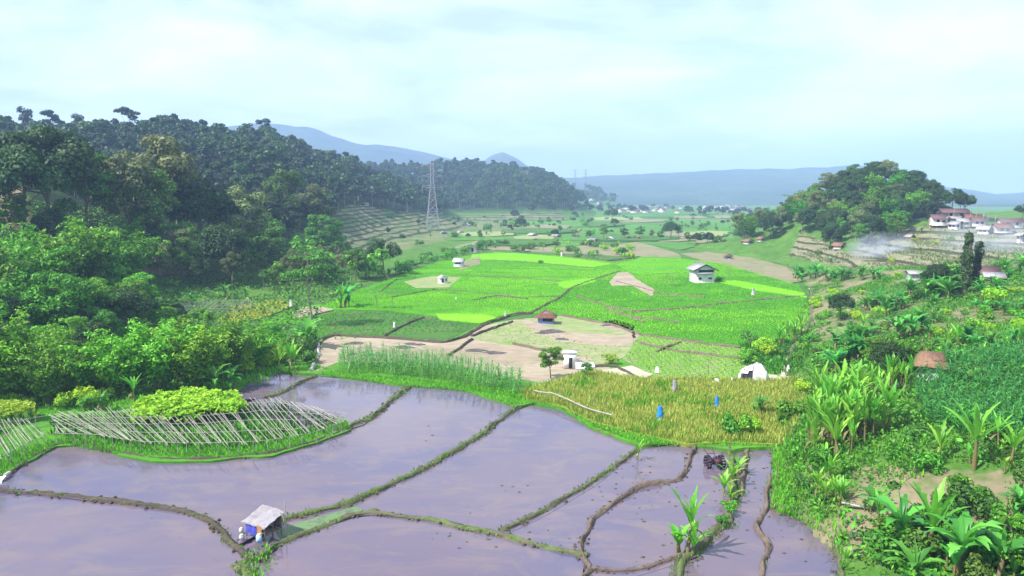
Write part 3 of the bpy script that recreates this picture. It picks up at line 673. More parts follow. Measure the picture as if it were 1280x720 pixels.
def blade_strip(b, base, az, L, wid, rise, droop, g, mi=0, seg=8, fold=.18, tear=.0, stalk=.12):
    """one long leaf: rises, arches over and droops; folded along its midrib"""
    k = np.linspace(0, 1, seg + 1); th = rise - droop * k ** 1.4
    ds = L / seg; rr = np.concatenate([[0], np.cumsum(np.cos(th[:-1]) * ds)]); zz = np.concatenate([[0], np.cumsum(np.sin(th[:-1]) * ds)])
    ca, sa = math.cos(az), math.sin(az); mid = np.stack([base[0] + rr * ca, base[1] + rr * sa, base[2] + zz], 1)
    prof = np.clip(np.minimum((k - stalk * .6) * 5, (1 - k) * 3.2), .06, 1); prof = wid * .5 * prof ** .7 * (1 + tear * g.normal(0, 1, seg + 1))
    side = np.array([-sa, ca, 0]); nrm = np.stack([-np.sin(th) * ca, -np.sin(th) * sa, np.cos(th)], 1)
    Lf = mid + side * prof[:, None] + nrm * (prof * fold)[:, None]; Rt = mid - side * prof[:, None] + nrm * (prof * fold)[:, None]
    V = np.stack([Lf, mid, Rt], 1).reshape(-1, 3); i = np.arange(seg)[:, None] * 3; j = np.array([0, 1])[None]
    b.add(V, np.stack([i + j, i + j + 1, i + j + 4, i + j + 3], -1).reshape(-1, 4), mi)
def banana_proto(seed, h=3.0, nl=9, upright=0., leaf='leaf_banana', dry=2, r=.14, st=.44, suck=2):
    g = np.random.default_rng(seed); sb, lb, db, kb = MB(), MB(), MB(), MB(); st = h * st
    k = np.linspace(0, 1, 5); lean = g.normal(0, .08, 2)
    P = np.stack([lean[0] * k * st, lean[1] * k * st, st * k - .15], 1); sb.tube(P, r * (1.15 - .6 * k), 8)
    top = P[-1]
    for i in range(nl):
        az = i * 2.4 + g.uniform(-.3, .3); rise = g.uniform(.7, 1.35) + upright * .3; dr = g.uniform(.9, 2.1) * (1 - upright * .72)
        blade_strip(lb, top + np.array([0, 0, -.22 * h * .4 * g.random()]), az, h * g.uniform(.5, .74), h * g.uniform(.10, .15) * (1 - .45 * upright), min(rise, 1.5), dr, g, 0, 15, .32, .24)
    blade_strip(lb, top, g.uniform(0, 6), h * .5, h * .06, 1.5, .15, g, 0, 7, .5)
    for i in range(dry): blade_strip(db, top + np.array([0, 0, -.15]), g.uniform(0, 6.28), h * .36, h * .05, -.5, 1.0, g, 0, 6, .5, .3)
    for q in range(suck):
        a = g.uniform(0, 6.28); b0 = np.array([.5 * math.cos(a), .5 * math.sin(a), -.05]); hh = h * g.uniform(.3, .55); kb.tube([b0, b0 + [0, 0, hh * .4]], [.07, .04], 6, 1)
        for i in range(5): blade_strip(kb, b0 + np.array([0, 0, hh * .35]), i * 2.4 + g.uniform(-.3, .3), hh * .7, hh * .16, g.uniform(1.0, 1.45), g.uniform(.5, 1.3), g, 0, 6, .3, .15)
    parts = [('stem', sb.mesh('stem', M['stem'], True)), ('leaves', lb.mesh('leaves', M[leaf]))]
    if dry: parts.append(('dead_leaves', db.mesh('dead_leaves', M['leaf_dry'])))
    if suck: parts.append(('suckers', kb.mesh('suckers', [M[leaf], M['stem']])))
    return dict(h=h * 1.1, parts=parts)
PROTO['banana'] = [banana_proto(s, 3.0, 10 + s % 3) for s in (11, 12, 13, 14)]
PROTO['banana_upright'] = [banana_proto(s, 3.0, 8, .8, 'leaf_banana_light', 1, .09, .5, 1) for s in (21, 22, 23, 24)]
PROTO['banana_slim'] = [banana_proto(s, 3.2, 6, .9, 'leaf_banana_light', 1, .06, .6, 0) for s in (41, 42, 43, 44)]
PROTO['banana_young'] = [banana_proto(s, 1.6, 8, .5, 'leaf_banana_light', 0, .07, .22, 0) for s in (31, 32)]
def palm_proto(seed, h=7, nl=16):
    g = np.random.default_rng(seed); sb, lb = MB(), MB(); k = np.linspace(0, 1, 6)
    P = np.stack([.4 * k ** 2, .1 * k, h * .72 * k - .2], 1); sb.tube(P, .2 - .07 * k, 7)
    for i in range(nl):
        az = i * 2.4; rise = g.uniform(.1, 1.3); L = h * .38; kk = np.linspace(0, 1, 8); th = rise - 1.5 * kk ** 1.3
        rr = np.cumsum(np.cos(th)) * L / 8; zz = np.cumsum(np.sin(th)) * L / 8
        ca, sa = math.cos(az), math.sin(az); mid = np.stack([P[-1, 0] + rr * ca, P[-1, 1] + rr * sa, P[-1, 2] + zz], 1)
        for j in range(1, 8):
            for s in (-1, 1):
                d = np.array([-sa * s, ca * s, -.5]) + np.array([ca, sa, 0]) * .5; wl = L * .26 * (1 - .4 * abs(kk[j] - .45))
                p = mid[j]; q = p + d * wl; tt = (mid[j] - mid[j - 1]) * .45
                lb.add([p - tt, p + tt, q + tt * .2, q - tt * .2], [[0, 1, 2, 3]])
        lb.tube(mid, .025, 4, 0, False)
    return dict(h=h, parts=[('trunk', sb.mesh('trunk', M['bark_pale'], True)), ('fronds', lb.mesh('fronds', M['leaf_dark']))])
PROTO['palm'] = [palm_proto(1), palm_proto(2, 7, 13)]
def papaya_proto(seed, h=4):
    g = np.random.default_rng(seed); sb, lb = MB(), MB(); k = np.linspace(0, 1, 5)
    sb.tube(np.stack([.15 * k ** 2, 0 * k, h * .8 * k - .2], 1), .09 - .03 * k, 7)
    for i in range(11):
        az = i * 2.4; el = g.uniform(-.1, 1.1); L = h * .26; e = np.array([.15 + L * math.cos(el) * math.cos(az), L * math.cos(el) * math.sin(az), h * .8 + L * math.sin(el)])
        sb.tube(np.array([[.15, 0, h * .78], e]), .014, 4)
        for f in range(5): blade_strip(lb, e, az + (f - 2) * .6, h * .17, h * .05, .2, .9, g, 0, 3, .1)
    return dict(h=h, parts=[('trunk', sb.mesh('trunk', M['bark_pale'], True)), ('leaves', lb.mesh('leaves', M['leaf_lush']))])
PROTO['papaya'] = [papaya_proto(1)]
def maize_mb(seed, h=2.4):
    g = np.random.default_rng(seed); b = MB(); b.tube([[0, 0, -.1], [.03, 0, h * .5], [.05, .02, h]], [.022, .018, .006], 4, 0, False)
    for i in range(11): blade_strip(b, (0, 0, h * (.18 + .068 * i)), i * 2.9 + g.uniform(-.4, .4), h * g.uniform(.3, .42), .11, g.uniform(.7, 1.2), g.uniform(1.2, 2.1), g, 0, 5, .2)
    for i in range(5): blade_strip(b, (.05, .02, h - .05), i * 1.3, .3, .03, 1.2, .6, g, 0, 2, .1)
    return b
MAIZE = [maize_mb(s) for s in (1, 2, 3)]

# ------------------------------------------------------------------ plants: placing
KIND = {'broadleaf': ('broadleaf_tree', 'tree'), 'lush': ('broadleaf_tree', 'tree'), 'dark': ('broadleaf_tree', 'tree'), 'olive': ('broadleaf_tree', 'tree'), 'tall': ('slender_tree', 'tree'), 'ivy': ('ivy_covered_tree', 'tree'), 'umbrella': ('slender_tree', 'tree'),
        'forest': ('forest_tree', 'tree'), 'forest_tall': ('forest_tree', 'tree'), 'shrub': ('shrub', 'shrub'), 'shrub_bright': ('shrub', 'shrub'), 'shrub_yellow': ('shrub', 'shrub'), 'bamboo': ('bamboo_clump', 'bamboo'), 'bamboo_dark': ('bamboo_clump', 'bamboo'),
        'banana': ('banana_plant', 'banana plant'), 'banana_upright': ('banana_plant', 'banana plant'), 'banana_slim': ('banana_plant', 'banana plant'), 'banana_young': ('banana_plant', 'banana plant'), 'palm': ('palm_tree', 'palm tree'), 'papaya': ('papaya_tree', 'papaya tree')}
def plant(kind, x, y, z, h, label, group=None, single=False, wide=1.):
    P = random.choice(PROTO[kind]); s = h / P['h']; nm, cat = KIND[kind]
    o = thing(nm, label, cat, (x, y, z), random.uniform(0, 6.28), group, (s * wide, s * wide, s))
    for n_, me in P['parts']: link(n_, me, o)
    return o
def plant_px(kind, px, py, hpx, label, group=None, wide=1., z=None):
    if z is None: x, y, z = hit(px, py)
    else: x, y, z = at(px, py, z)
    d = math.sqrt(x * x + y * y + (CAM_Z - z) ** 2)
    return plant(kind, x, y, z, hpx * d / FPX, label, group, wide=wide)
def scatter(poly, spacing, jit=.42, yr=(30, 1500)):
    """world points on a jittered grid whose foot is seen inside the outline"""
    c = np.array([hit(a, b)[:2] for a, b in poly]); x0, y0 = c.min(0) - 30; x1, y1 = c.max(0) + 30
    y0 = max(y0, yr[0]); y1 = min(y1, yr[1])
    gx, gy = np.meshgrid(np.arange(x0, x1, spacing), np.arange(y0, y1, spacing)); gx = gx.ravel() + rng.uniform(-jit, jit, gx.size) * spacing; gy = gy.ravel() + rng.uniform(-jit, jit, gy.size) * spacing
    z = H(gx, gy); px, py = to_px(gx, gy, z); k = in_poly(px, py, poly) & (gy > 5)
    return np.stack([gx[k], gy[k], z[k]], 1)
def drop(P, lo, hi, kinds, label, group):
    for x, y, z in P: plant(random.choice(kinds), x, y, z, random.uniform(lo, hi), label, group)

# forest over the ridges and the knoll: nearest trees each on their own, the far rest as one mass
def ridge_pts(pxs, ylo, yhi, sp, cond):
    out_ = []
    ys = np.arange(ylo, yhi, sp)
    for yv in ys:
        s_ = sp * (1 + max(0, yv - 400) / 900); xs = np.arange(T(pxs[0]) * yv, T(pxs[1]) * yv, s_)
        x = xs + rng.uniform(-.4, .4, xs.size) * s_; y = yv + rng.uniform(-.4, .4, xs.size) * sp; z = H(x, y)
        k = cond(x, y, z); out_.append(np.stack([x[k], y[k], z[k]], 1))
    return np.concatenate(out_)
def notterr(x, y, z):
    px, py = to_px(x, y, z); return ~in_poly(px, py, TERR_L) & ~in_poly(px, py, FLAT)
PA = ridge_pts((-60, 560), 185, 640, 8.5, lambda x, y, z: notterr(x, y, z) & (H0(x, y) > 4.5) & (y < np.interp(x / y, A_t, A_r) + 22) & (y > np.interp(x / y, A_t, A_f) + 40))
KN = [(935, 272), (975, 285), (1020, 305), (1040, 320), (1085, 314), (1125, 296), (1150, 280), (1165, 268), (1200, 262), (1185, 240), (1120, 225), (1050, 240), (990, 265)]
PK = ridge_pts((925, 1235), 190, 330, 5.6, lambda x, y, z: in_poly(*to_px(x, y, z), KN) | ((((x - 130) / 30) ** 2 + ((y - 276) / 40) ** 2 < 1.1) | (((x - 102) / 22) ** 2 + ((y - 290) / 28) ** 2 < 1)) & ~in_poly(*to_px(x, y, z), TERR_R))
PB = ridge_pts((420, 740), 640, 960, 9.5, lambda x, y, z: (H0(x, y) > 9))
PG = ridge_pts((640, 780), 1190, 1440, 17, lambda x, y, z: (H0(x, y) > 5) & (vnoise(x, y, 60, 3) > -.35))
print('forest', len(PA), len(PK), len(PB), len(PG))
# keep those facing the camera
def seen(P, h):
    ok = []
    for x, y, z in P:
        k = np.linspace(.15, .97, 40); zz = CAM_Z + (z + h - CAM_Z) * k; ok.append(bool(np.all(zz > H(x * k, y * k) + 4)))
    return P[np.array(ok)]
PA, PB = seen(PA, 8), seen(PB, 8)
order = np.argsort(PA[:, 1])
PA = PA[order]
front = PA[:190]; rest = PA[190:]
for x, y, z in front:
    plant('forest_tall' if random.random() < .13 else 'forest', x, y, z, random.uniform(8, 13.5), 'dark green tree crowded in the forest on the left ridge', 'trees in the left ridge forest')
for x, y, z in PK[:150]:
    pxk = 640 + FPX * x / y
    plant(random.choice(['dark', 'dark', 'broadleaf', 'dark', 'olive', 'bamboo_dark']), x, y, z, random.uniform(6.5, 11) * (1 - .25 * float(sstep(132, 165, x))), 'dark green tree packed on the wooded knoll at right', 'trees on the wooded knoll')
fm = MB(); lowp = []
for i in range(5):
    g = np.random.default_rng(300 + i); b = MB(); L = crown_lobes(g, ('dense', 'round', 'tall', 'dense', 'umbrella')[i], 12)
    lobes_to_leaves(b, L, 330, 1.5, g, 0 if i != 1 else 1, -.5, .8); b.tube([[0, 0, -.5], [0, 0, 7]], [.25, .12], 4, 2, False); lowp.append(b)
for x, y, z in np.concatenate([rest, PB, PG]):
    s = random.uniform(.7, 1.15) * (1 + .0003 * y); a = random.uniform(0, 6.28); c_, s_ = math.cos(a) * s, math.sin(a) * s
    fm.merge(random.choice(lowp if random.random() < .5 else lowp[:2]), [[c_, -s_, 0, x], [s_, c_, 0, y], [0, 0, s, z], [0, 0, 0, 1]])
tag(link('distant_forest', fm.mesh('distant_forest', [M['leaf_ridge'], M['leaf_dark'], M['bark_pale']])), 'far off forest covering the hills behind the valley', 'forest', kind='stuff')
# emergent trees on the skyline
for px_, py_, h_, k_, lb_ in [(172, 178, 46, 'forest_tall', 'lone tall umbrella tree rising above the left ridge skyline'), (45, 180, 46, 'forest_tall', 'tall open crowned tree on the skyline at far left'), (78, 180, 44, 'forest_tall', 'tall tree beside the open crowned one on the left skyline'),
                              (108, 178, 36, 'forest_tall', 'rounded tall tree in the dip of the left skyline'), (337, 185, 38, 'forest_tall', 'small topped thin tree at the crest of the left ridge')]:
    Y_ = 392 if px_ < 200 else 452; x_ = T(px_) * Y_; z_ = float(H(x_, Y_)); plant(k_, x_, Y_, z_, max(10., zpix(py_ - h_, Y_) - z_), lb_, None)

# left slope: dense mixed wood coming down to the paddies
LS = [(-150, 300), (0, 285), (120, 300), (240, 330), (300, 350), (290, 364), (180, 378), (60, 410), (0, 470), (-150, 500)]
P = scatter(LS, 7.0, yr=(70, 260)); print('slope', len(P))
for x, y, z in P:
    px_, py_ = to_px(x, y, z)
    k = random.choice(['broadleaf', 'dark', 'lush', 'bamboo_dark']) if px_ < 170 else random.choice(['dark', 'broadleaf', 'olive', 'dark'])
    plant(k, x, y, z, random.uniform(7, 11.5), 'leafy green tree in the thick wood on the near left slope', 'trees of the near left slope wood')
LS2 = [(240, 315), (330, 290), (400, 300), (430, 330), (470, 345), (400, 364), (330, 364), (290, 350)]
P = scatter(LS2, 7.5, yr=(130, 320)); print('slope2', len(P))
for x, y, z in P:
    plant(random.choice(['broadleaf', 'olive', 'dark', 'umbrella', 'broadleaf', 'shrub']), x, y, z, random.uniform(5, 9.5), 'mixed green tree at the wood edge above the rice fields', 'trees at the wood edge above the rice fields')
P = scatter([(-120, 500), (0, 470), (60, 412), (178, 382), (185, 430), (150, 465), (60, 492), (-100, 520)], 5.2, yr=(60, 200)); print('slope3', len(P))
for x, y, z in P: plant(random.choice(['dark', 'bamboo_dark', 'dark', 'lush']), x, y, z, random.uniform(5.5, 9.5), 'dense dark leaved tree low on the near left slope behind the bamboo', 'dense trees low on the near left slope')
P = scatter([(178, 392), (240, 396), (275, 410), (250, 430), (190, 432)], 4.0, yr=(60, 200))
for x, y, z in P: plant(random.choice(['dark', 'lush']), x, y, z, random.uniform(2.5, 3.6), 'low dark tree between the bamboo and the slatted trellis', 'low trees before the slatted trellis')
# big trees that stand out
for a in [('dark', 62, 295, 135, 'huge dark tree with layered crown against the left ridge'), ('dark', 30, 300, 118, 'dark broad tree left of the huge layered one'), ('broadleaf', 110, 305, 100, 'dark leaning tree between the huge tree and the cream topped one'),
          ('olive', 215, 315, 135, 'cream topped tall tree standing over the dark wood'), ('olive', 165, 315, 115, 'pale green wide tree left of the cream topped one'), ('dark', 255, 320, 100, 'deep green round tree at the right of the cream topped one'), ('broadleaf', 185, 322, 100, 'shadowy round tree below the cream topped one'),
          ('umbrella', 225, 342, 62, 'thin pale trunk tree in front of a brown clearing'), ('palm', 200, 345, 60, 'blue grey feathery palm in front of the dark wood'), ('dark', 282, 350, 80, 'dark grey green tree at the right end of the slope wood'),
          ('olive', 300, 330, 95, 'bare branched greyish tree on the slope'), ('broadleaf', 355, 290, 75, 'broad tree under the forest beside the hillside terraces'), ('olive', 395, 300, 70, 'olive tree touching the left end of the terraces'),
          ('lush', 405, 330, 62, 'bright green tree below the hillside terraces'), ('broadleaf', 340, 345, 60, 'round tree standing left of the bright green one'), ('dark', 480, 345, 55, 'dark tree with mottled crown above the rice field edge'), ('broadleaf', 445, 352, 42, 'mid green tree at the corner of the rice fields'),
          ('lush', 80, 440, 88, 'rounded tree with lit top on a thin trunk in the near wood'), ('lush', 130, 420, 60, 'yellow green tree in the gap of the near wood'), ('lush', 168, 420, 55, 'light green round tree beside the slope path'),
          ('umbrella', 388, 409, 98, 'slender tree with round crown alone at the field corner')]:
    plant_px(*a)
for i, (px_, py_, h_, w_) in enumerate([(15, 500, 100, 1.1), (60, 505, 75, 1.1), (150, 492, 80, 1.2), (200, 488, 92, 1.2), (245, 485, 88, 1.2), (285, 470, 74, 1.2), (322, 458, 60, 1.2), (105, 498, 65, 1.1), (-40, 505, 120, 1.1), (225, 475, 72, 1.1), (175, 478, 66, 1.1), (265, 478, 66, 1.), (305, 466, 52, 1.)]):
    plant_px('bamboo', px_, py_, h_, 'feathery bright green bamboo clump behind the trellis', 'bamboo clumps behind the trellis', w_, z=.2)
for i, (px_, py_, h_) in enumerate([(20, 400, 110), (70, 385, 105), (120, 375, 100), (160, 365, 75), (-30, 420, 120), (30, 440, 95), (95, 420, 80)]):
    plant_px('bamboo_dark', px_, py_, h_, 'tall bushy bamboo on the near left slope', 'tall bamboos on the left slope', 1.15)
# shrubs and young trees round the wood's foot
def drop_px(poly, spacing, kinds, lo, hi, label, group, cap=60, yr=(30, 1500)):
    P = scatter(poly, spacing, yr=yr); rng.shuffle(P); drop(P[:cap], lo, hi, kinds, label, group); return len(P)
print(drop_px([(-60, 520), (-60, 485), (150, 470), (330, 440), (385, 420), (392, 455), (335, 466), (150, 500), (60, 505)], 2.6, ['shrub', 'shrub', 'shrub_bright'], 1.4, 3.0, 'leafy green bush at the foot of the wood by the trellis', 'bushes at the foot of the wood', 60),
      drop_px([(150, 440), (250, 432), (330, 422), (385, 430), (350, 455), (260, 475), (180, 470)], 4, ['lush', 'bamboo', 'lush'], 2.2, 3.8, 'bright green bushy tree between the wood and the bare field', 'bright trees beside the bare field', 24),
      drop_px([(480, 350), (500, 335), (560, 318), (600, 308), (640, 306), (600, 316), (560, 325), (500, 345)], 4, ['banana', 'banana', 'shrub'], 2.5, 4.2, 'banana plant or bush in the hedge along the far rice field edge', 'hedge along the far rice field', 45),
      drop_px([(620, 312), (700, 305), (790, 310), (800, 325), (770, 329), (700, 320)], 4.5, ['banana', 'shrub', 'shrub_bright', 'banana_upright'], 2., 3.6, 'low plant in the garden strip behind the bright rice field', 'garden strip behind the rice field', 50))
# trees and bushes about the far valley floor
for px_, py_, h_, k_ in [(651, 287, 18, 'dark'), (838, 300, 28, 'dark'), (800, 300, 18, 'broadleaf'), (780, 300, 16, 'broadleaf'), (755, 300, 18, 'broadleaf'), (870, 308, 20, 'dark'), (885, 309, 22, 'dark'), (860, 306, 16, 'broadleaf'), (897, 310, 16, 'broadleaf'), (903, 282, 8, 'dark'), (693, 298, 14, 'dark'), (825, 302, 14, 'broadleaf'),
                         (735, 300, 12, 'broadleaf'), (768, 285, 14, 'dark'), (765, 277, 20, 'dark'), (815, 299, 12, 'olive'), (985, 295, 14, 'dark'), (1000, 300, 12, 'broadleaf'), (930, 280, 10, 'dark'), (945, 283, 14, 'dark'), (955, 282, 14, 'dark'), (700, 292, 10, 'broadleaf'), (715, 296, 9, 'olive'), (905, 311, 12, 'olive'), (848, 297, 14, 'broadleaf')]:
    if (px_, py_) == (838, 300): lb, gp = 'tall dark tree standing alone in the far hedge line', None
    elif (px_, py_) == (903, 282): lb, gp = 'small round tree alone in the far green field', None
    elif (px_, py_) == (651, 287): lb, gp = 'dark round tree by the far left field', None
    else: lb, gp = 'small dark tree in the hedge lines of the far valley floor', 'trees on the far valley floor'
    plant_px(k_, px_, py_, h_, lb, gp, z=.25)
P = scatter([(560, 300), (640, 268), (940, 272), (1000, 300), (940, 312), (840, 304), (700, 300)], 6.5, yr=(200, 900)); P = P[np.abs(vnoise(P[:, 0] * .6, P[:, 1], 38, 59)) < .1]; rng.shuffle(P); print('belts', len(P))
for x, y, z in P[:110]: plant(random.choice(['shrub', 'olive', 'shrub', 'dark', 'lush']), x, y, z + .1, random.uniform(1.8, 5), 'small plant in the ragged hedges of the far valley fields', 'hedges over the far fields')
P = scatter([(560, 285), (700, 262), (780, 258), (960, 268), (960, 274), (780, 268), (700, 275), (620, 290)], 19, yr=(450, 1300)); rng.shuffle(P)
for x, y, z in P[:65]: plant('forest', x, y, z, random.uniform(6, 11), 'hazy small tree among the far village houses', 'trees about the far village')
P = scatter(TERR_L, 15, yr=(200, 620)); rng.shuffle(P)
for x, y, z in P[:60]: plant(random.choice(['banana', 'shrub', 'forest']), x, y, z, random.uniform(2.2, 4.5), 'small plant growing on the hillside terraces at left', 'plants on the left hillside terraces')
P = scatter(TERR_R, 11, yr=(120, 330)); rng.shuffle(P)
for x, y, z in P[:40]: plant(random.choice(['banana', 'shrub', 'shrub_yellow']), x, y, z, random.uniform(1.2, 2.4), 'small plant growing on the terraces below the right village', 'plants on the right terraces')

# single plants of the middle field
for a in [('lush', 688, 474, 42, 'small dark leaved tree in front of the white shed'), ('lush', 733, 474, 22, 'tiny dark tree right of the white shed'), ('tall', 792, 428, 14, 'tiny column shaped cypress at the bare field corner'), ('shrub_yellow', 763, 456, 16, 'yellow green round bush by the bare soil'),
          ('papaya', 471, 387, 24, 'papaya tree at the near edge of the rice, left one'), ('papaya', 491, 387, 24, 'papaya tree at the near edge of the rice, right one'), ('papaya', 833, 358, 18, 'left sapling of the pair in the middle of the rice'), ('papaya', 841, 359, 16, 'right sapling of the pair in the middle of the rice'),
          ('shrub', 676, 330, 6, 'low bush in the bright rice field'), ('papaya', 912, 352, 18, 'thin sapling right of the white farmhouse'), ('shrub', 900, 353, 9, 'dark low bush touching the white farmhouse'),
          ('banana', 430, 385, 42, 'banana clump alone at the left end of the rice field'), ('banana_upright', 426, 386, 34, 'shorter banana stem beside the lone banana clump'), ('banana', 383, 436, 52, 'banana with brown dead leaves at the ditch corner'), ('banana', 377, 434, 38, 'smaller banana behind the one at the ditch corner'),
          ('banana_upright', 362, 464, 42, 'bright yellow green banana beside the small pond'), ('banana_upright', 350, 466, 34, 'light green young banana leaning by the small pond'), ('banana_upright', 371, 463, 34, 'low banana between the pond and the ditch'),
          ('banana', 268, 492, 46, 'ragged banana with pale stems behind the vine roof'), ('banana', 288, 490, 40, 'ragged drooping banana nearest the upper pond'), ('banana', 128, 514, 30, 'broad leaved banana behind the trellis'), ('banana_upright', 169, 503, 36, 'light green fan like banana left of the vine roof'),
          ('banana', 106, 514, 24, 'small banana at the back of the trellis'), ('banana_upright', 797, 574, 26, 'small banana on the grassy bund crossing'), ('banana', 240, 380, 18, 'pale banana by the far slatted trellis'), ('banana', 282, 374, 26, 'bright banana behind the far slatted trellis'), ('banana', 308, 372, 18, 'banana at the right of the far slatted trellis'),
          ('shrub_bright', 108, 508, 24, 'bright green bush behind the trellis'), ('shrub_yellow', 35, 512, 14, 'yellow green low bush left of the trellis'), ('shrub_bright', 85, 510, 20, 'light green bush by the trellis slats'), ('shrub', 985, 530, 36, 'dark green bush at the right edge of the ripe rice'), ('shrub_bright', 935, 545, 26, 'bright bush at the corner of the ripe rice'), ('shrub', 918, 545, 30, 'dark bush beside the bright corner bush'), ('banana', 950, 520, 34, 'banana at the edge of the ripe rice'),
          ('banana_upright', 859, 690, 80, 'tall fresh green banana on the mud point between paddies'), ('banana_young', 849, 688, 56, 'shorter fresh banana left of the one on the mud point'), ('banana_young', 866, 690, 60, 'shorter fresh banana right of the one on the mud point'),
          ('banana_young', 905, 615, 40, 'banana bent over the paddy by the machine'), ('banana_young', 915, 604, 44, 'upright banana on the grassy bund'), ('banana_young', 922, 590, 36, 'banana at the head of the grassy bund'), ('banana_young', 912, 625, 34, 'low banana at the middle of the grassy bund'), ('shrub', 912, 640, 16, 'grassy bush on the bund below the bananas'), ('shrub', 903, 655, 13, 'small bush at the lower bund bend')]:
    plant_px(*a)
# the right slope
def cluster(kind, pts, hpx, label, group, n, sx=12, sy=5):
    for i in range(n):
        c = pts[i % len(pts)]; plant_px(random.choice(kind) if isinstance(kind, list) else kind, c[0] + random.uniform(-sx, sx), c[1] + random.uniform(-sy, sy), hpx * random.uniform(.6, 1.02), label, group)
cluster('banana', [(1000, 350), (1020, 348), (1040, 350), (1060, 352), (1082, 350), (1095, 348)], 24, 'banana plant in the row below the smoking terraces', 'banana row below the terraces', 20, 9, 4)
cluster('banana', [(1090, 392), (1105, 396), (1120, 385), (1130, 372)], 36, 'banana plant in the clump on the brown right slope', 'banana clump on the brown slope', 11, 9, 5)
cluster('banana', [(1230, 370), (1250, 372), (1262, 350), (1240, 348), (1275, 345), (1225, 392)], 30, 'banana plant behind the red roofed shack at right', 'bananas near the red roofed shack', 14, 10, 6)
cluster(['banana', 'shrub'], [(1165, 372), (1175, 368), (1180, 378)], 40, 'dark drooping banana in the clump left of the ivy tree', 'dark banana clump by the ivy tree', 8, 7, 6)
cluster('banana_upright', [(990, 428), (1000, 424), (978, 432)], 30, 'bright young banana at the corner of the rice and the slope', 'bananas at the rice field corner', 9, 7, 4)
cluster('banana', [(1040, 462), (1058, 455), (1070, 448), (1085, 440), (1050, 440), (1130, 425), (1150, 420)], 46, 'big leaved banana around the dark round tree', 'bananas around the dark round tree', 16, 12, 7)
cluster(['banana_slim', 'banana_slim', 'banana_upright'], [(1020, 545), (1040, 550), (1060, 540), (1030, 565), (1075, 535), (1050, 560), (1095, 545), (1070, 560), (1030, 525), (1060, 520)], 62, 'tall light green banana in the dense stand beside the paddies', 'dense banana stand beside the paddies', 64, 14, 14)
cluster('banana_slim', [(1105, 492), (1120, 490), (1132, 488), (1090, 500)], 40, 'slim banana stem below the dark round tree', 'slim bananas below the dark tree', 14, 8, 6)
cluster('banana_upright', [(1025, 628), (1040, 625), (1050, 632), (1030, 605)], 40, 'short banana on the red earth bank', 'short bananas on the earth bank', 9, 7, 5)
cluster(['banana', 'banana_upright'], [(1200, 440), (1230, 435), (1260, 440), (1215, 455), (1185, 430), (1270, 400), (1090, 415), (1170, 400)], 34, 'banana plant scattered above the maize plot at right', 'bananas above the maize plot', 18, 18, 8)
for a in [('banana_upright', 1217, 588, 84, 'tall banana with bare brown stem in the maize at right'), ('banana_upright', 1262, 588, 58, 'banana leaning at the far right edge of the maize'), ('banana_upright', 1173, 580, 48, 'thin stemmed banana on the bare soil bank'), ('banana', 1120, 690, 84, 'big dark banana with broad leaves in the lower right corner'), ('banana_upright', 1158, 700, 96, 'tall broad banana behind the pale hanging leaf one'),
          ('banana', 1198, 716, 84, 'banana with pale hanging leaves at lower right'), ('banana', 1140, 740, 70, 'low banana at the bottom edge, bright new leaf'), ('banana', 1275, 650, 46, 'banana cut by the right edge of the picture'), ('banana', 1088, 640, 40, 'small banana at the foot of the red bank'), ('banana_upright', 1096, 660, 44, 'light banana shoot above the ditch'), ('banana', 1250, 730, 74, 'banana low in the right bottom corner'), ('banana_upright', 1248, 560, 40, 'short banana between maize rows'),
          ('dark', 1112, 478, 56, 'dark round tree with bright top amid the bananas'), ('lush', 1095, 470, 46, 'bright topped bush at the left of the dark round tree'), ('lush', 1132, 472, 44, 'green bushy tree between the dark tree and the thatched hut'), ('dark', 1050, 402, 38, 'dark bushy tree at the corner above the rice'), ('dark', 1172, 372, 44, 'dark green tree left of the ivy covered trunk'), ('shrub_bright', 1240, 384, 24, 'bright yellow bush at the right edge of the slope'), ('shrub_bright', 1023, 378, 10, 'low yellow green patch bush by the rice edge'),
          ('ivy', 1205, 368, 66, 'ivy covered tall trunk beside the red roofed shack'), ('ivy', 1219, 362, 52, 'slimmer ivy clad tree right of the tall ivy trunk'), ('lush', 1120, 300, 30, 'light green round tree at the foot of the knoll'), ('shrub', 1100, 700, 44, 'leafy bush under the big dark banana'), ('dark', 1278, 275, 20, 'dark tree at the right end of the village')]:
    plant_px(*a)
print('sh', drop_px([(1000, 500), (1000, 420), (1020, 380), (1100, 345), (1300, 340), (1400, 420), (1400, 900), (1150, 900), (1075, 720), (1045, 670), (1000, 640), (985, 580)], 3.3, ['shrub', 'shrub', 'shrub', 'shrub_bright'], .7, 1.9, 'green bush spread over the right hand slope', 'bushes over the right slope', 110, (26, 150)))
print('sh2', drop_px([(1080, 740), (1090, 680), (1180, 640), (1300, 610), (1420, 610), (1420, 1000), (1180, 1000)], 1.9, ['shrub'], 1.0, 2.2, 'thick green bush in the lower right corner', 'thick bushes in the lower right corner', 48, (22, 60)))

print(drop_px([(925, 434), (990, 426), (1012, 405), (1014, 432), (985, 462), (935, 458)], 2.6, ['shrub_bright', 'shrub', 'banana_young', 'shrub'], 1.0, 2.4, 'bright green bush in the corner behind the white tent', 'bushes behind the white tent', 26))
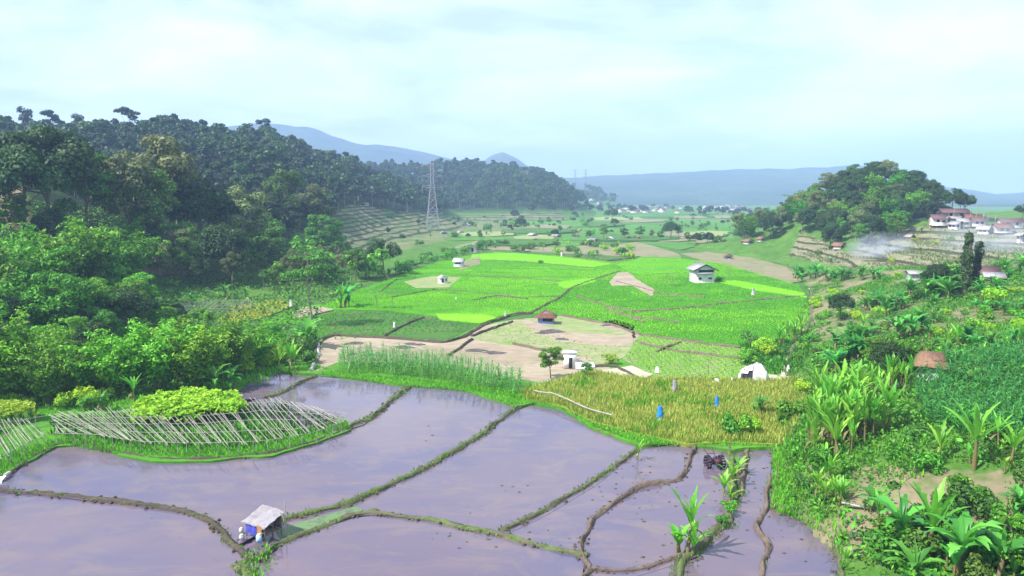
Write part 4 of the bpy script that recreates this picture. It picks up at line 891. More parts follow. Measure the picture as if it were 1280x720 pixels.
# maize strip behind the ponds: plants one by one
MZ = [m.mesh('maize', M['leaf_maize'], True) for m in MAIZE]
P = scatter([(420, 468), (428, 450), (480, 449), (560, 458), (652, 480), (652, 498), (560, 480), (480, 470)], .72, .3, (60, 110)); rng.shuffle(P); print('maize', len(P))
for x, y, z in P[:290]:
    tag(link('maize_plant', random.choice(MZ), None, (x, y, z), random.uniform(0, 6), random.uniform(.72, 1.0)), 'tasselled maize plant in the strip behind the ponds', 'maize', 'maize strip behind the ponds')
mz = MB(); P = scatter([(1135, 480), (1180, 458), (1280, 445), (1400, 445), (1400, 570), (1280, 566), (1200, 550), (1150, 525)], .62, .35, (30, 120)); print('maize r', len(P))
for x, y, z in P[:3200]:
    s = random.uniform(.6, .85); a = random.uniform(0, 6.28); c_, s_ = math.cos(a) * s, math.sin(a) * s
    mz.merge(random.choice(MAIZE), [[c_, -s_, 0, x], [s_, c_, 0, y], [0, 0, s, z], [0, 0, 0, 1]])
tag(link('maize_crop', mz.mesh('maize_crop', M['leaf_maize_blue'])), 'blue green maize plot covering the right slope', 'maize crop', kind='stuff')

# ------------------------------------------------------------------ blades of grass, ripe rice, undergrowth
def tufts(b, P, h, nb, wid=.05, spread=.22, mi=0, g=rng):
    P = np.repeat(np.asarray(P, float), nb, 0); n = len(P); hh = (h if np.isscalar(h) else np.repeat(h, nb)) * g.uniform(.55, 1.25, n)
    a = g.uniform(0, 6.28, n); d = np.stack([np.cos(a), np.sin(a), 0 * a], 1); s = np.stack([-np.sin(a), np.cos(a), 0 * a], 1)
    B = P + d * (g.random(n) * spread)[:, None]; B[:, 2] -= .04; top = B + d * (hh * g.uniform(.1, .6, n))[:, None]; top[:, 2] += hh
    w_ = (wid * g.uniform(.6, 1.3, n))[:, None]; mid = (B + top) / 2; mid[:, 2] += .12 * hh
    V = np.stack([B - s * w_, B + s * w_, mid + s * w_ * .8, top, mid - s * w_ * .8], 1).reshape(-1, 3)
    b.add(V, np.arange(5 * n).reshape(n, 5), mi)
gb = MB()
db_ = MB()
for Q, gh in GRASS_PTS:
    k = rng.random(len(Q)) < .3; tufts(gb, Q[k], gh * .55, 5, .022, .12); tufts(db_, Q[~k], gh * .55, 5, .022, .12)
tag(link('grass', db_.mesh('grass', M['grass_dull'])), 'dull olive grass on the paddy bunds', 'grass', kind='stuff')
VERGE = [(-200, 640), (0, 592), (75, 555), (150, 567), (260, 574), (340, 567), (437, 534), (430, 522), (380, 540), (320, 549), (180, 549), (110, 539), (0, 570), (-200, 610)]
for poly, sp, h in [(VERGE, .3, .38), ([(330, 469), (400, 462), (560, 482), (650, 500), (700, 508), (800, 545), (870, 555), (968, 556), (975, 548), (860, 548), (740, 520), (655, 492), (560, 478), (420, 466), (392, 455)], .34, .4), ([(-150, 590), (0, 545), (60, 520), (150, 510), (330, 480), (392, 430), (330, 440), (-150, 520)], .6, .5),
                    ([(985, 640), (970, 560), (1003, 500), (1060, 580), (1060, 720), (1040, 680)], .4, .4), ([(966, 560), (1006, 556), (1003, 642), (985, 648), (964, 636)], .3, .4), ([(300, 740), (302, 695), (322, 680), (345, 682), (345, 695), (322, 740)], .42, .22), ([(640, 508), (665, 504), (700, 509), (740, 533), (800, 556), (870, 557), (968, 559), (978, 552), (905, 549), (860, 551), (800, 540), (740, 523), (700, 503), (658, 495), (640, 498)], .24, .3), ([(395, 467), (440, 473), (495, 482), (580, 488), (640, 507), (655, 498), (560, 480), (480, 470), (420, 464)], .3, .3), ([(395, 440), (392, 430), (380, 404), (420, 388), (410, 420)], .6, .35)]:
    P = scatter(poly, sp, yr=(28, 160)); tufts(gb, P, h, 5, .04, .2)
tag(link('grass', gb.mesh('grass', M['grass'])), 'bright green grass along bunds and banks', 'grass', kind='stuff')
GOLD = [(648, 492), (690, 481), (735, 466), (800, 476), (900, 476), (950, 480), (1000, 475), (1007, 510), (988, 546), (975, 557), (905, 554), (860, 556), (800, 544), (740, 528), (700, 508), (657, 500)]
P = scatter(GOLD, .3, yr=(50, 110)); rb = MB(); nn = .6 * vnoise(P[:, 0], P[:, 1], 4.5, 41) + .8 * vnoise(P[:, 0], P[:, 1], .8, 42) + .5 * rng.random(len(P)); k = nn > .85
tufts(rb, P[~k], .72, 8, .035, .25, 0); tufts(rb, P[k], .85, 7, .04, .25, 1); print('gold', len(P))
tag(link('ripe_rice', rb.mesh('ripe_rice', [M['gold'], M['grass']])), 'golden ripening rice crop', 'rice crop', kind='stuff')
RICE = [(395, 386), (440, 365), (480, 352), (560, 323), (620, 316), (700, 320), (770, 329), (800, 322), (850, 323), (905, 331), (1000, 358), (1011, 385), (1011, 402), (989, 433), (925, 433), (860, 426), (800, 417), (765, 405), (700, 393), (662, 391), (620, 397), (560, 396), (480, 387)]
P = scatter(RICE, .55, .3, (95, 290)); P[:, 2] = .33; ppx, ppy = to_px(P[:, 0], P[:, 1], P[:, 2])
k = ~(in_poly(ppx, ppy, [(762, 352), (772, 341), (785, 340), (798, 350), (818, 362), (815, 370), (790, 357), (765, 357)]) | in_poly(ppx, ppy, [(500, 354), (540, 342), (580, 345), (565, 361), (520, 362)])); P = P[k]; print('rice', len(P))
ppx, ppy = to_px(P[:, 0], P[:, 1], P[:, 2])
nn = vnoise(P[:, 0] * .5, P[:, 1], 9, 44) + .6 * vnoise(P[:, 0] * .5, P[:, 1], 3, 45); right = in_poly(ppx, ppy, [(662, 391), (712, 360), (775, 340), (800, 343), (860, 340), (1000, 356), (1012, 402), (990, 436), (925, 436), (765, 406)])
cls = np.where(nn > np.where(right, .35, -.15), 0, 1)
for pl in ([(700, 352), (745, 347), (744, 352), (712, 361), (698, 358)], [(770, 331), (800, 322), (850, 323), (895, 330), (860, 340), (800, 343), (785, 340)], [(895, 352), (920, 350), (1005, 366), (1008, 372), (940, 362)], [(590, 318), (640, 316), (700, 321), (765, 330), (740, 334), (650, 326), (588, 325)], [(545, 392), (600, 392), (622, 397), (600, 404), (550, 399)]): cls[in_poly(ppx, ppy, pl)] = 2
yb = MB()
for c_ in (0, 1, 2): tufts(yb, P[cls == c_], .2, 4, .045, .3, c_)
M['leaf_rice'] = leafmat('leaf_rice', (.18, .43, .006), (.36, .69, .015), objvar=.02); M['leaf_rice_deep'] = leafmat('leaf_rice_deep', (.10, .30, .008), (.22, .54, .016), objvar=.02); M['leaf_rice_lime'] = leafmat('leaf_rice_lime', (.22, .56, .01), (.36, .72, .02), objvar=.02)
tag(link('young_rice', yb.mesh('young_rice', [M['leaf_rice'], M['leaf_rice_deep'], M['leaf_rice_lime']])), 'bright green young rice standing in the terraces', 'rice crop', kind='stuff')
cb_ = MB()
for poly, n_, zz in ((P4, 40, -.06), (P1, 14, 0), (P3, 26, -.05), (P2, 10, -.02), (P5, 40, -.04), (P6, 46, -.08), (P7, 40, -.11), (P8, 30, -.14)):
    q = scatter(poly, 1.0, .5, (30, 90)); rng.shuffle(q); nn = vnoise(q[:, 0], q[:, 1], 4, 46); q = q[np.argsort(-nn - .3 * rng.random(len(q)))]
    for x, y, z in q[:n_]:
        r_ = random.uniform(.04, .16); n = 7; a = np.linspace(0, 6.283, n, endpoint=False); rr = r_ * rng.uniform(.6, 1.3, n)
        V = np.concatenate([[[x, y, zz + r_ * .5]], np.stack([x + rr * np.cos(a) * 1.5, y + rr * np.sin(a), np.full(n, zz - .03)], 1)]); cb_.add(V, [[0, 1 + j, 1 + (j + 1) % n] for j in range(n)])
for q in CLODS:
    for x, y, z in q:
        r_ = random.uniform(.05, .17); n = 6; a = np.linspace(0, 6.283, n, endpoint=False); rr = r_ * rng.uniform(.6, 1.3, n); hz = z + r_ * random.uniform(.5, 1.3)
        V = np.concatenate([[[x, y, hz]], np.stack([x + .7 * rr * np.cos(a), y + .7 * rr * np.sin(a), hz - .4 * r_ + 0 * a], 1), np.stack([x + rr * np.cos(a), y + rr * np.sin(a), np.full(n, z - .2)], 1)])
        cb_.add(V, [[0, 1 + j, 1 + (j + 1) % n] for j in range(n)]); cb_.add(V, [[1 + j, 1 + n + j, 1 + n + (j + 1) % n, 1 + (j + 1) % n] for j in range(n)])
tag(link('mud_clods', cb_.mesh('mud_clods', M['mud_dark'])), 'dark mud clods breaking the paddy water', 'mud', kind='stuff')
vb = MB(); P = scatter([(780, 450), (802, 420), (860, 429), (922, 437), (932, 460), (922, 474), (850, 474), (815, 467)], .75, .12, (60, 150)); tufts(vb, P, .42, 7, .05, .22)
P = scatter([(387, 428), (394, 397), (430, 389), (480, 390), (560, 399), (598, 404), (576, 416), (480, 420)], .95, .3, (80, 170)); tufts(vb, P, .35, 6, .06, .25, 1)
P = scatter([(745, 455), (690, 440), (640, 432), (595, 424), (630, 403), (660, 410), (740, 431), (790, 434)], .9, .4, (80, 170)); tufts(vb, P, .25, 5, .05, .25, 2)
P = scatter([(66, 548), (110, 548), (180, 560), (250, 562), (320, 560), (400, 540), (430, 524), (345, 505), (250, 512), (110, 520), (62, 525)], .7, .3, (50, 110)); tufts(vb, P, .55, 7, .06, .3, 3)
P = scatter(TERR_R, 1.25, .35, (120, 330)); P = P[vnoise(P[:, 0], P[:, 1], 9, 58) > -.1]; tufts(vb, P, .5, 5, .09, .4, 2)
P = scatter([(925, 432), (990, 425), (1012, 402), (1015, 440), (988, 470), (935, 465)], .6, .4, (60, 150)); tufts(vb, P, .6, 7, .07, .4, 1)
tag(link('vegetable_rows', vb.mesh('vegetable_rows', [M['leaf_vine'], M['leaf_lush'], M['grass_dull'], M['leaf_mid']])), 'rows of low green vegetable plants', 'vegetables', kind='stuff')
ub = MB(); RS = [(985, 640), (985, 470), (990, 420), (1012, 370), (1000, 340), (1120, 335), (1300, 335), (1500, 400), (1500, 1000), (1180, 1000), (1060, 720), (1040, 680)]
P = scatter(RS, .62, .48, (22, 180)); nn = vnoise(P[:, 0], P[:, 1], 7, 51) + .6 * vnoise(P[:, 0], P[:, 1], 2.2, 52); ppx, ppy = to_px(P[:, 0], P[:, 1], P[:, 2])
bare = in_poly(ppx, ppy, SOIL_R) | in_poly(ppx, ppy, [(1060, 560), (1300, 595), (1300, 645), (1080, 660), (1030, 680), (1000, 620)])
k = nn > np.where(bare, .12, -.6); P = P[k]; nn = nn[k]; h_ = .35 + .35 * np.clip(nn, 0, 1); q = rng.random(len(P)); print('under', len(P))
tufts(ub, P[q < .6], h_[q < .6], 6, .055, .35, 0); tufts(ub, P[q >= .6], h_[q >= .6], 5, .06, .35, 1)
LQ = np.repeat(P, 9, 0) + rng.normal(0, .38, (len(P) * 9, 3)) * np.array([1, 1, .25]) + np.array([0, 0, .3]); ub.leaves(LQ, rng.normal(0, .5, LQ.shape) + np.array([0, 0, .8]), .24, 2, .6)
mp = scatter([(1000, 500), (995, 430), (1030, 385), (1100, 350), (1320, 345), (1420, 420), (1420, 1000), (1170, 1000), (1070, 720), (1040, 680), (1000, 640), (985, 580)], 1.75, .48, (24, 140)); ppx, ppy = to_px(mp[:, 0], mp[:, 1], mp[:, 2]); bm_ = in_poly(ppx, ppy, SOIL_R) | in_poly(ppx, ppy, [(1060, 560), (1300, 595), (1300, 645), (1080, 660), (1030, 680), (1000, 620)]); mp = mp[vnoise(mp[:, 0], mp[:, 1], 6, 57) > np.where(bm_, .25, -.2)]; print('mounds', len(mp))
for mi_ in (1, 2):
    Q = mp[mi_ - 1::2]; rs = rng.uniform(.45, 1.15, len(Q)); n_ = 46; d_ = rng.normal(size=(len(Q), n_, 3)); d_ /= np.linalg.norm(d_, axis=2, keepdims=True); d_[:, :, 2] = np.abs(d_[:, :, 2])
    Pm = Q[:, None] + d_ * rs[:, None, None] * rng.uniform(.6, 1.05, (len(Q), n_, 1)) * np.array([1, 1, .95]); ub.leaves(Pm.reshape(-1, 3), (d_ + rng.normal(0, .35, d_.shape)).reshape(-1, 3), .36, mi_, .5)
tag(link('undergrowth', ub.mesh('undergrowth', [M['grass'], M['leaf_lush'], M['leaf_mid']])), 'low green undergrowth over the right slope', 'undergrowth', kind='stuff')
lb_ = MB(); P = scatter([(-250, 520), (-250, 300), (0, 250), (400, 290), (480, 345), (400, 385), (390, 440), (330, 470), (150, 505)], 1.5, .48, (50, 260)); nn = vnoise(P[:, 0], P[:, 1], 9, 53); P = P[nn > -.35]; print('left under', len(P))
LQ = np.repeat(P, 7, 0) + rng.normal(0, .7, (len(P) * 7, 3)) * np.array([1, 1, .35]) + np.array([0, 0, .5]); lb_.leaves(LQ, rng.normal(0, .5, LQ.shape) + np.array([0, 0, .7]), .6, 0, .6)
tag(link('undergrowth', lb_.mesh('undergrowth', M['leaf_mid'])), 'low green undergrowth beneath the left wood', 'undergrowth', kind='stuff')

# ------------------------------------------------------------------ trellises and the vine roof
def polyz(pts, z): return np.array([list(at(a, b, z)) for a, b in pts])
def lerp_line(P, u):
    d = np.r_[0, np.cumsum(np.linalg.norm(np.diff(P, axis=0), axis=1))]; d = d / d[-1]
    return np.stack([np.interp(u, d, P[:, i]) for i in range(3)], -1)
def lerp_x(pts, u, z):
    a = np.array(pts, float); x = a[0, 0] + (a[-1, 0] - a[0, 0]) * u; return np.array(list(at(float(x), float(np.interp(x, a[:, 0], a[:, 1])), z)))
def trellis(name, label, rear, front, z, nslat, shift, ground=.15, npost=22, rows=(0, .5, 1)):
    Rr, Fr = polyz(rear, z), polyz(front, z); c = np.concatenate([Rr, Fr]).mean(0); c[2] = ground
    t = thing(name, label, 'trellis', c); g = np.random.default_rng(9); b = MB()
    for i in range(nslat):
        u = -shift + (1 + shift) * (i + .5 + g.uniform(-.4, .4)) / nslat; v = u + shift + g.normal(0, .012)
        if v > 1.01: continue
        p, q = lerp_x(rear, max(u, 0), z), lerp_x(front, min(v, 1), z); d = q - p
        if u < 0: p = q - d * (1 + u / shift); d = q - p
        p = p - d * g.uniform(.0, .14); q = q + d * g.uniform(-.02, .06); k = np.linspace(0, 1, 4)[:, None]; L = p + (q - p) * k
        L[1:3, 2] -= g.uniform(-.06, .16); L[1:3, 0] += g.normal(0, .05); L[:, 2] += g.normal(0, .05); b.tube(L - c, .023, 5)
    link('slats', b.mesh('slats', M['pole'], True), t)
    for f in (.03, .28, .5, .75, .98):
        us = np.linspace(0, 1, 26); L = lerp_line(Rr, us) * (1 - f) + lerp_line(Fr, us) * f; L[:, 2] += -.05 + .05 * g.normal(size=26); b = MB(); b.tube(L - c, .024, 5); link('rail', b.mesh('rail', M['pole'], True), t)
    for f in rows:
        for i in range(npost if f == 1 else npost // 2):
            u = np.clip((i + .5 + g.uniform(-.3, .3)) / (npost if f == 1 else npost // 2), 0, 1); p = lerp_line(Rr, u) * (1 - f) + lerp_line(Fr, u) * f
            q = p.copy(); q[2] = ground - .3; q[:2] += g.normal(0, .08, 2); p = p + np.array([0, 0, .1 * g.random()]); b = MB(); b.tube(np.array([q, p]) - c, .027, 5); link('post', b.mesh('post', M['pole'], True), t)
    return t
trellis('bamboo_trellis', 'long pale bamboo trellis of slanting slats along the flooded paddy bank', [(62, 520), (110, 515), (180, 511), (250, 507), (300, 503), (345, 500), (390, 508), (434, 517)], [(66, 541), (110, 542), (180, 552), (250, 554), (320, 552), (385, 542), (432, 525)], 1.2, 96, .11, npost=26)
trellis('bamboo_trellis', 'shorter bamboo trellis running out of the left edge of the picture', [(-130, 530), (0, 527), (58, 519)], [(-130, 612), (-40, 590), (0, 571), (28, 556), (58, 542)], 1.2, 50, .12, npost=14)
trellis('bamboo_trellis', 'grey slatted trellis far behind the bamboo clumps', [(232, 377), (270, 375), (318, 375)], [(182, 388), (240, 390), (290, 389), (318, 382)], 1.4, 40, .03, ground=.1, npost=10)
vp = [(160, 508), (175, 498), (200, 491), (240, 487), (280, 488), (303, 494), (313, 502), (300, 509), (262, 513), (215, 517), (175, 516)]
def vine(name, label, pts, z, n, leaf, dome, size=.34):
    W = polyz(pts, z); c = W.mean(0); lo, hi = W.min(0), W.max(0); g = np.random.default_rng(4)
    x = g.uniform(lo[0], hi[0], n * 3); y = g.uniform(lo[1], hi[1], n * 3); px_, py_ = to_px(x + .5 * vnoise(x, y, 1.2, 63), y + .9 * vnoise(x, y, 1.2, 64), np.full_like(x, z)); k = in_poly(px_, py_, pts); x, y = x[k][:n], y[k][:n]
    e = np.sqrt(((x - c[0]) / (hi[0] - lo[0]) * 2) ** 2 + ((y - c[1]) / (hi[1] - lo[1]) * 2) ** 2)
    zz = z + dome * (1 - np.clip(e, 0, 1.1) ** 2) + .32 * vnoise(x, y, 1.5, 61) + .2 * vnoise(x, y, .55, 62) + g.normal(0, .07, len(x)) - .7 * (e > .84) * g.random(len(x))
    b = MB(); P = np.stack([x, y, zz], 1) - c; b.leaves(P, g.normal(0, .4, P.shape) + np.array([0, -.15, .9]), size, 0, .8, g)
    o = thing(name, label, 'vine', c); link('foliage', b.mesh('foliage', leaf), o)
    for i in range(10):
        g2 = MB(); j = g.integers(0, len(x)); q = P[j].copy(); r0 = q.copy(); r0[2] = .1 - z; g2.tube([r0, q], .03, 5); link('support', g2.mesh('support', M['pole']), o)
    return o
vine('climbing_vine', 'bright yellow green squash vine roofing the middle of the trellis', vp, 1.45, 6500, M['leaf_vine'], .22)
vine('climbing_vine', 'yellowing vine patch on a low frame at the far left', [(-40, 512), (0, 504), (45, 505), (46, 514), (0, 518), (-40, 520)], 1.4, 2200, M['leaf_yellow'], .2, .3)

# ------------------------------------------------------------------ huts and houses
def gable(w_, d_, h, rh, over=.35, hip=0., thick=.07):
    """ridge runs along local y (gable faces -y); returns walls MB and roof MB"""
    a, b = w_ / 2, d_ / 2; wl = MB()
    V = [[-a, -b, 0], [a, -b, 0], [a, b, 0], [-a, b, 0], [-a, -b, h], [a, -b, h], [a, b, h], [-a, b, h], [0, -b, h + rh * .97], [0, b, h + rh * .97]]
    wl.add(V, [[0, 1, 5, 4], [1, 2, 6, 5], [2, 3, 7, 6], [3, 0, 4, 7]]); wl.add(np.array(V)[[4, 5, 8]], [[0, 1, 2]]); wl.add(np.array(V)[[6, 7, 9]], [[0, 1, 2]])
    rf = MB(); sl_ = rh / a; ey = b + over
    for s in (-1, 1):
        e = np.array([[s * (a + over), -ey, h - sl_ * over], [s * (a + over), ey, h - sl_ * over], [0, ey - hip, h + rh], [0, -ey + hip, h + rh]]) + [0, 0, .03]
        u = e + [0, 0, thick]; rf.add(np.concatenate([e, u]), [[0, 1, 2, 3], [4, 5, 6, 7], [0, 1, 5, 4], [1, 2, 6, 5], [2, 3, 7, 6], [3, 0, 4, 7]])
    if hip:
        for s in (-1, 1):
            rf.add([[-(a + over), s * ey, h - sl_ * over + .03], [a + over, s * ey, h - sl_ * over + .03], [0, s * (ey - hip), h + rh + .03 + thick]], [[0, 1, 2]])
    return wl, rf
def house(name, label, cat, x, y, z, w_, d_, h, rh, wall, roof, rz=0, openings=(), group=None, over=.35, hip=0., base=.3):
    t = thing(name, label, cat, (x, y, z), rz, group); wl, rf = gable(w_, d_, h, rh, over, hip)
    wl.box((0, 0, -base / 2 + .005), (w_ + .1, d_ + .1, base)); link('wall', wl.mesh('wall', M[wall]), t); link('roof', rf.mesh('roof', M[roof]), t)
    for kind, cx, cz, ow, oh, side in openings:
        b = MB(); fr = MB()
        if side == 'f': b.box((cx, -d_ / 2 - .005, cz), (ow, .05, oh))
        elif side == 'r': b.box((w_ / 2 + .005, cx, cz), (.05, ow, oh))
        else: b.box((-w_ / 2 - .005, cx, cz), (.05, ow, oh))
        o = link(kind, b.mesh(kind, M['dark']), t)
        if kind == 'window' and side == 'f':
            for e in (-1, 1): fr.box((cx, -d_ / 2 - .02, cz + e * (oh / 2 + .03)), (ow + .12, .08, .06))
            link('frame', fr.mesh('frame', M['wood']), o)
    return t
def house_px(px_, py_, *a, zz=None, **k):
    x, y, z = hit(px_, py_) if zz is None else tuple(at(px_, py_, zz)); return x, y, z
x, y, z = at(880, 353, .36)
t = house('farmhouse', 'white two storey farmhouse alone in the bright rice field', 'house', x, y + 2.3, z, 4.7, 4.8, 3.3, 1.15, 'white', 'grey_roof', R(4), [('window', -1.2, .95, .75, .35, 'f'), ('window', 1.3, 1.0, .8, .3, 'f'), ('opening', .25, 2.75, 3.6, .55, 'f'), ('door', .3, 1., .9, 1.9, 'r'), ('window', 0, 2.6, 3, .5, 'r')], over=.75)
fb = MB(); a_ = 2.35 + .75; sl_ = 1.15 / 2.35
for s in (-1, 1):
    e = np.array([[s * a_, -3.18, 3.3 - sl_ * .75 - .22], [0, -3.18, 4.45 - .22], [0, -3.18, 4.45 + .06], [s * a_, -3.18, 3.3 - sl_ * .75 + .06]]); fb.add(np.concatenate([e, e + [0, -.06, 0]]), [[0, 1, 2, 3], [4, 5, 6, 7], [0, 1, 5, 4], [2, 3, 7, 6], [0, 3, 7, 4]])
link('bargeboard', fb.mesh('bargeboard', M['dark']), t)
sb = MB(); sb.box((0, -2.75, 2.35), (4.3, .75, .06), tilt=np.array([[1, 0, 0], [0, .95, -.3], [0, .3, .95]])); link('awning', sb.mesh('awning', M['pale_roof']), t)
x, y, z = at(683, 405, .3)
house('field_hut', 'small hut with rust brown hipped roof and blue grey front on the bare field', 'hut', x, y + 1.1, z, 2.6, 2.0, 1.25, .8, 'blue_wall', 'rust_roof', R(-6), [('opening', .3, .7, 1.6, .6, 'f'), ('opening', 0, .6, 1.2, .9, 'r')], over=.45, hip=.7)
x, y, z = at(553, 354, .4)
house('field_hut', 'small white hut with pitched roof on the pale patch of rice', 'hut', x, y + .8, z, 1.9, 1.7, 1.25, .6, 'white', 'pale_roof', R(25), [('door', -.3, .65, .5, 1.0, 'f'), ('window', .55, .8, .3, .4, 'f')], over=.2)
x, y, z = at(573, 333, .45)
house('field_hut', 'white hut with long sheet roof and dark gap under it, behind the pitched one', 'hut', x, y + 1.2, z, 2.2, 2.6, 1.5, .8, 'white', 'pale_roof', R(84), [('opening', 0, 1.0, 1.6, .5, 'l'), ('opening', 0, 1., 1.6, .5, 'f')], over=.35)
x, y, z = at(592, 315, .3)
house('field_hut', 'tiny white hut with thatched roof and dark doorway in the far hedge', 'hut', x, y + 1.2, z, 2.2, 2.2, 1.5, 1.0, 'white', 'thatch', 0, [('door', -.4, .8, .8, 1.4, 'f')], over=.4)
# white shed with its low wing
x, y, z = at(713, 461, .27); t = thing('white_shed', 'white shed with a narrow black doorway and low white wing', 'shed', (x, y + .8, z), R(-8))
b = MB(); b.box((0, 0, .95), (1.5, 1.4, 1.9)); b.box((0, 0, 1.93), (1.75, 1.6, .08)); link('wall', b.mesh('wall', M['white']), t); b = MB(); b.box((.12, -.71, .7), (.42, .06, 1.3)); link('door', b.mesh('door', M['dark']), t)
b = MB(); b.add([[.75, -.9, 0], [2.5, -.5, 0], [2.5, .6, 0], [.75, .6, 0], [.75, -.75, .85], [2.45, -.4, .55], [2.4, .5, .4], [.75, .5, .8]], [[0, 1, 5, 4], [1, 2, 6, 5], [2, 3, 7, 6], [4, 5, 6, 7], [3, 0, 4, 7]]); link('tarp_wing', b.mesh('tarp_wing', M['white_cloth']), t)
def wedge(label, px_, py_, zz, w_, h):
    x, y, z = at(px_, py_, zz); b = MB(); g = np.random.default_rng(int(px_)); k = g.uniform(-.08, .08, (6, 3)) * w_
    V = np.array([[-w_ / 2, -.2, 0], [w_ / 2, -.25, 0], [w_ / 2, .3, 0], [-w_ / 2, .3, 0], [-w_ * .15, .02, h], [w_ * .25, .05, h * .85]]) + k; b.add(V, [[0, 1, 5, 4], [2, 3, 4, 5]]); b.add(V[[1, 2, 5]], [[0, 1, 2]]); b.add(V[[3, 0, 4]], [[0, 1, 2]])
    return tag(link('plastic_sheet', b.mesh('plastic_sheet', M['white_cloth']), None, (x, y, z)), label, 'sheet')
wedge('crumpled white sheet lying right of the white shed', 740, 459, .27, .7, .6); wedge('white sheet leaning at the far end of the pale soil patch', 821, 466, .3, .5, .8); wedge('white bundle on the edge of the ripe rice', 896, 479, .3, .9, .55); wedge('pale bundle beside the dark bush at the ripe rice', 942, 537, .3, .8, .6); wedge('white sheet at the tent\'s yard corner', 985, 466, .32, .4, 1.)
# white tarpaulin tent
x, y, z = at(945, 477, .32); t = thing('tarpaulin_tent', 'ragged white tarpaulin tent with a dark opening beside the ripe rice', 'tent', (x, y + 1.0, z), R(-4), None, .82)
b = MB(); g = np.random.default_rng(5); na_, nv_ = 14, 6; V = []
for i in range(nv_):
    ph = i / (nv_ - 1) * 1.45; r_ = math.cos(ph) ** .75
    for j in range(na_):
        a = 2 * math.pi * j / na_; V.append([2.1 * r_ * math.cos(a) * g.uniform(.84, 1.1), 1.5 * r_ * math.sin(a) * g.uniform(.92, 1.06), 2.1 * math.sin(ph) * g.uniform(.93, 1.05) + .35 * math.cos(a) * i / nv_])
F, Fd = [], []
for i in range(nv_ - 1):
    for j in range(na_):
        k = (j + 1) % na_; q = [i * na_ + j, i * na_ + k, (i + 1) * na_ + k, (i + 1) * na_ + j]
        (Fd if (j in (8, 9) and i < 2) or (j == 9 and i == 2) else F).append(q)
b.add(V, F); F2 = list(range((nv_ - 1) * na_, nv_ * na_)); b.add(np.array(V)[F2], [list(range(na_))]); link('sheet', b.mesh('sheet', M['white_cloth']), t)
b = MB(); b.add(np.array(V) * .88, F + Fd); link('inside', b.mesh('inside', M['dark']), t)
b = MB()
for j in (1, 3, 8, 10, 13): b.tube([np.array(V[j]) * 1.02 + [0, 0, -.1], np.array(V[3 * na_ + j]) * 1.04, np.array(V[5 * na_ + j]) * 1.06], .05, 5)
b.tube([[-1.2, -.7, 2.0], [.2, 0, 2.35], [1.9, .5, 1.3]], .06, 5); link('frame_poles', b.mesh('frame_poles', M['wood']), t)
b = MB(); b.add([[-.1, -1.55, .15], [1.35, -1.4, .1], [1.5, -1.1, 1.45], [.15, -1.2, 1.75]], [[0, 1, 2, 3]]); b.add([[-.1, -1.53, .15], [1.35, -1.38, .1], [1.5, -1.08, 1.45], [.15, -1.18, 1.75]], [[3, 2, 1, 0]]); link('flap', b.mesh('flap', M['white']), t)

# watch hut on the bund in the foreground
x, y, z = at(325, 676, .0); t = thing('bund_hut', 'little lean to hut with weathered grey sheet roof on the paddy bund', 'hut', (x, y + .75, z), R(-33), None, .88)
b = MB(); g = np.random.default_rng(3)
nx, ny = 9, 7; V = []
for j in range(ny):
    for i in range(nx):
        u, v = i / (nx - 1) - .5, j / (ny - 1) - .5; V.append([u * 2.35 * (1 + .05 * g.normal()), v * 1.75 + .03 * g.normal(), 1.42 + v * .62 - .25 * abs(u) ** 2 + .03 * g.normal()])
F = [[j * nx + i, j * nx + i + 1, (j + 1) * nx + i + 1, (j + 1) * nx + i] for j in range(ny - 1) for i in range(nx - 1)]
b.add(V, F); V2 = np.array(V) - [0, 0, .06]; b.add(V2, [f[::-1] for f in F]); link('roof', b.mesh('roof', M['hut_roof']), t)
for px_, py_, h_ in [(-1.0, -.7, 1.1), (1.0, -.7, 1.12), (-1.0, .7, 1.6), (1.0, .7, 1.65), (0, .72, 1.65), (.98, 0, 1.35)]:
    b = MB(); b.tube([[px_, py_, -.35], [px_ + .02, py_, h_]], .045, 6); link('post', b.mesh('post', M['wood'], True), t)
b = MB(); b.box((0, .0, .45), (1.9, 1.3, .06)); link('floor_deck', b.mesh('floor_deck', M['wood']), t)
b = MB(); b.box((0, .74, .9), (2.0, .05, .85)); link('back_wall', b.mesh('back_wall', M['wood']), t)
b = MB(); vv = []
for i in range(7):
    for j in range(4): vv.append([-1.0 + i * .2, -.76 + .06 * math.sin(i * 2.2 + j), .95 - j * .22])
b.add(vv, [[i * 4 + j, (i + 1) * 4 + j, (i + 1) * 4 + j + 1, i * 4 + j + 1] for i in range(6) for j in range(3)]); link('blue_curtain', b.mesh('blue_curtain', M['blue_tarp']), t)
b = MB(); b.tube([[1.25, .95, -.3], [1.2, .95, 2.5]], .035, 6); b.tube([[1.35, .7, -.3], [1.2, .95, 1.6]], .03, 6); link('flag_pole', b.mesh('flag_pole', M['pole']), t)
def local(u, v, zz): c_, s_ = math.cos(R(-33)), math.sin(R(-33)); return (x + u * c_ - v * s_, y + .75 + u * s_ + v * c_, zz)
def sack(label, loc, r, h, m):
    r *= .7; h *= .62; b = MB(); k = np.array([0, .12, .5, .82, .95, 1.0]); b.tube(np.stack([0 * k, .03 * np.sin(k * 4), h * k], 1), r * np.array([.75, 1, 1.05, .85, .35, .5]), 9); return tag(link('sack', b.mesh('sack', M[m], True), None, loc), label, 'sack')
sack('white sack standing at the left corner of the bund hut', local(-1.35, -.65, .12), .2, .45, 'white_cloth'); sack('cream sack standing in front of the bund hut', local(-.5, -1.25, .12), .24, .5, 'concrete')
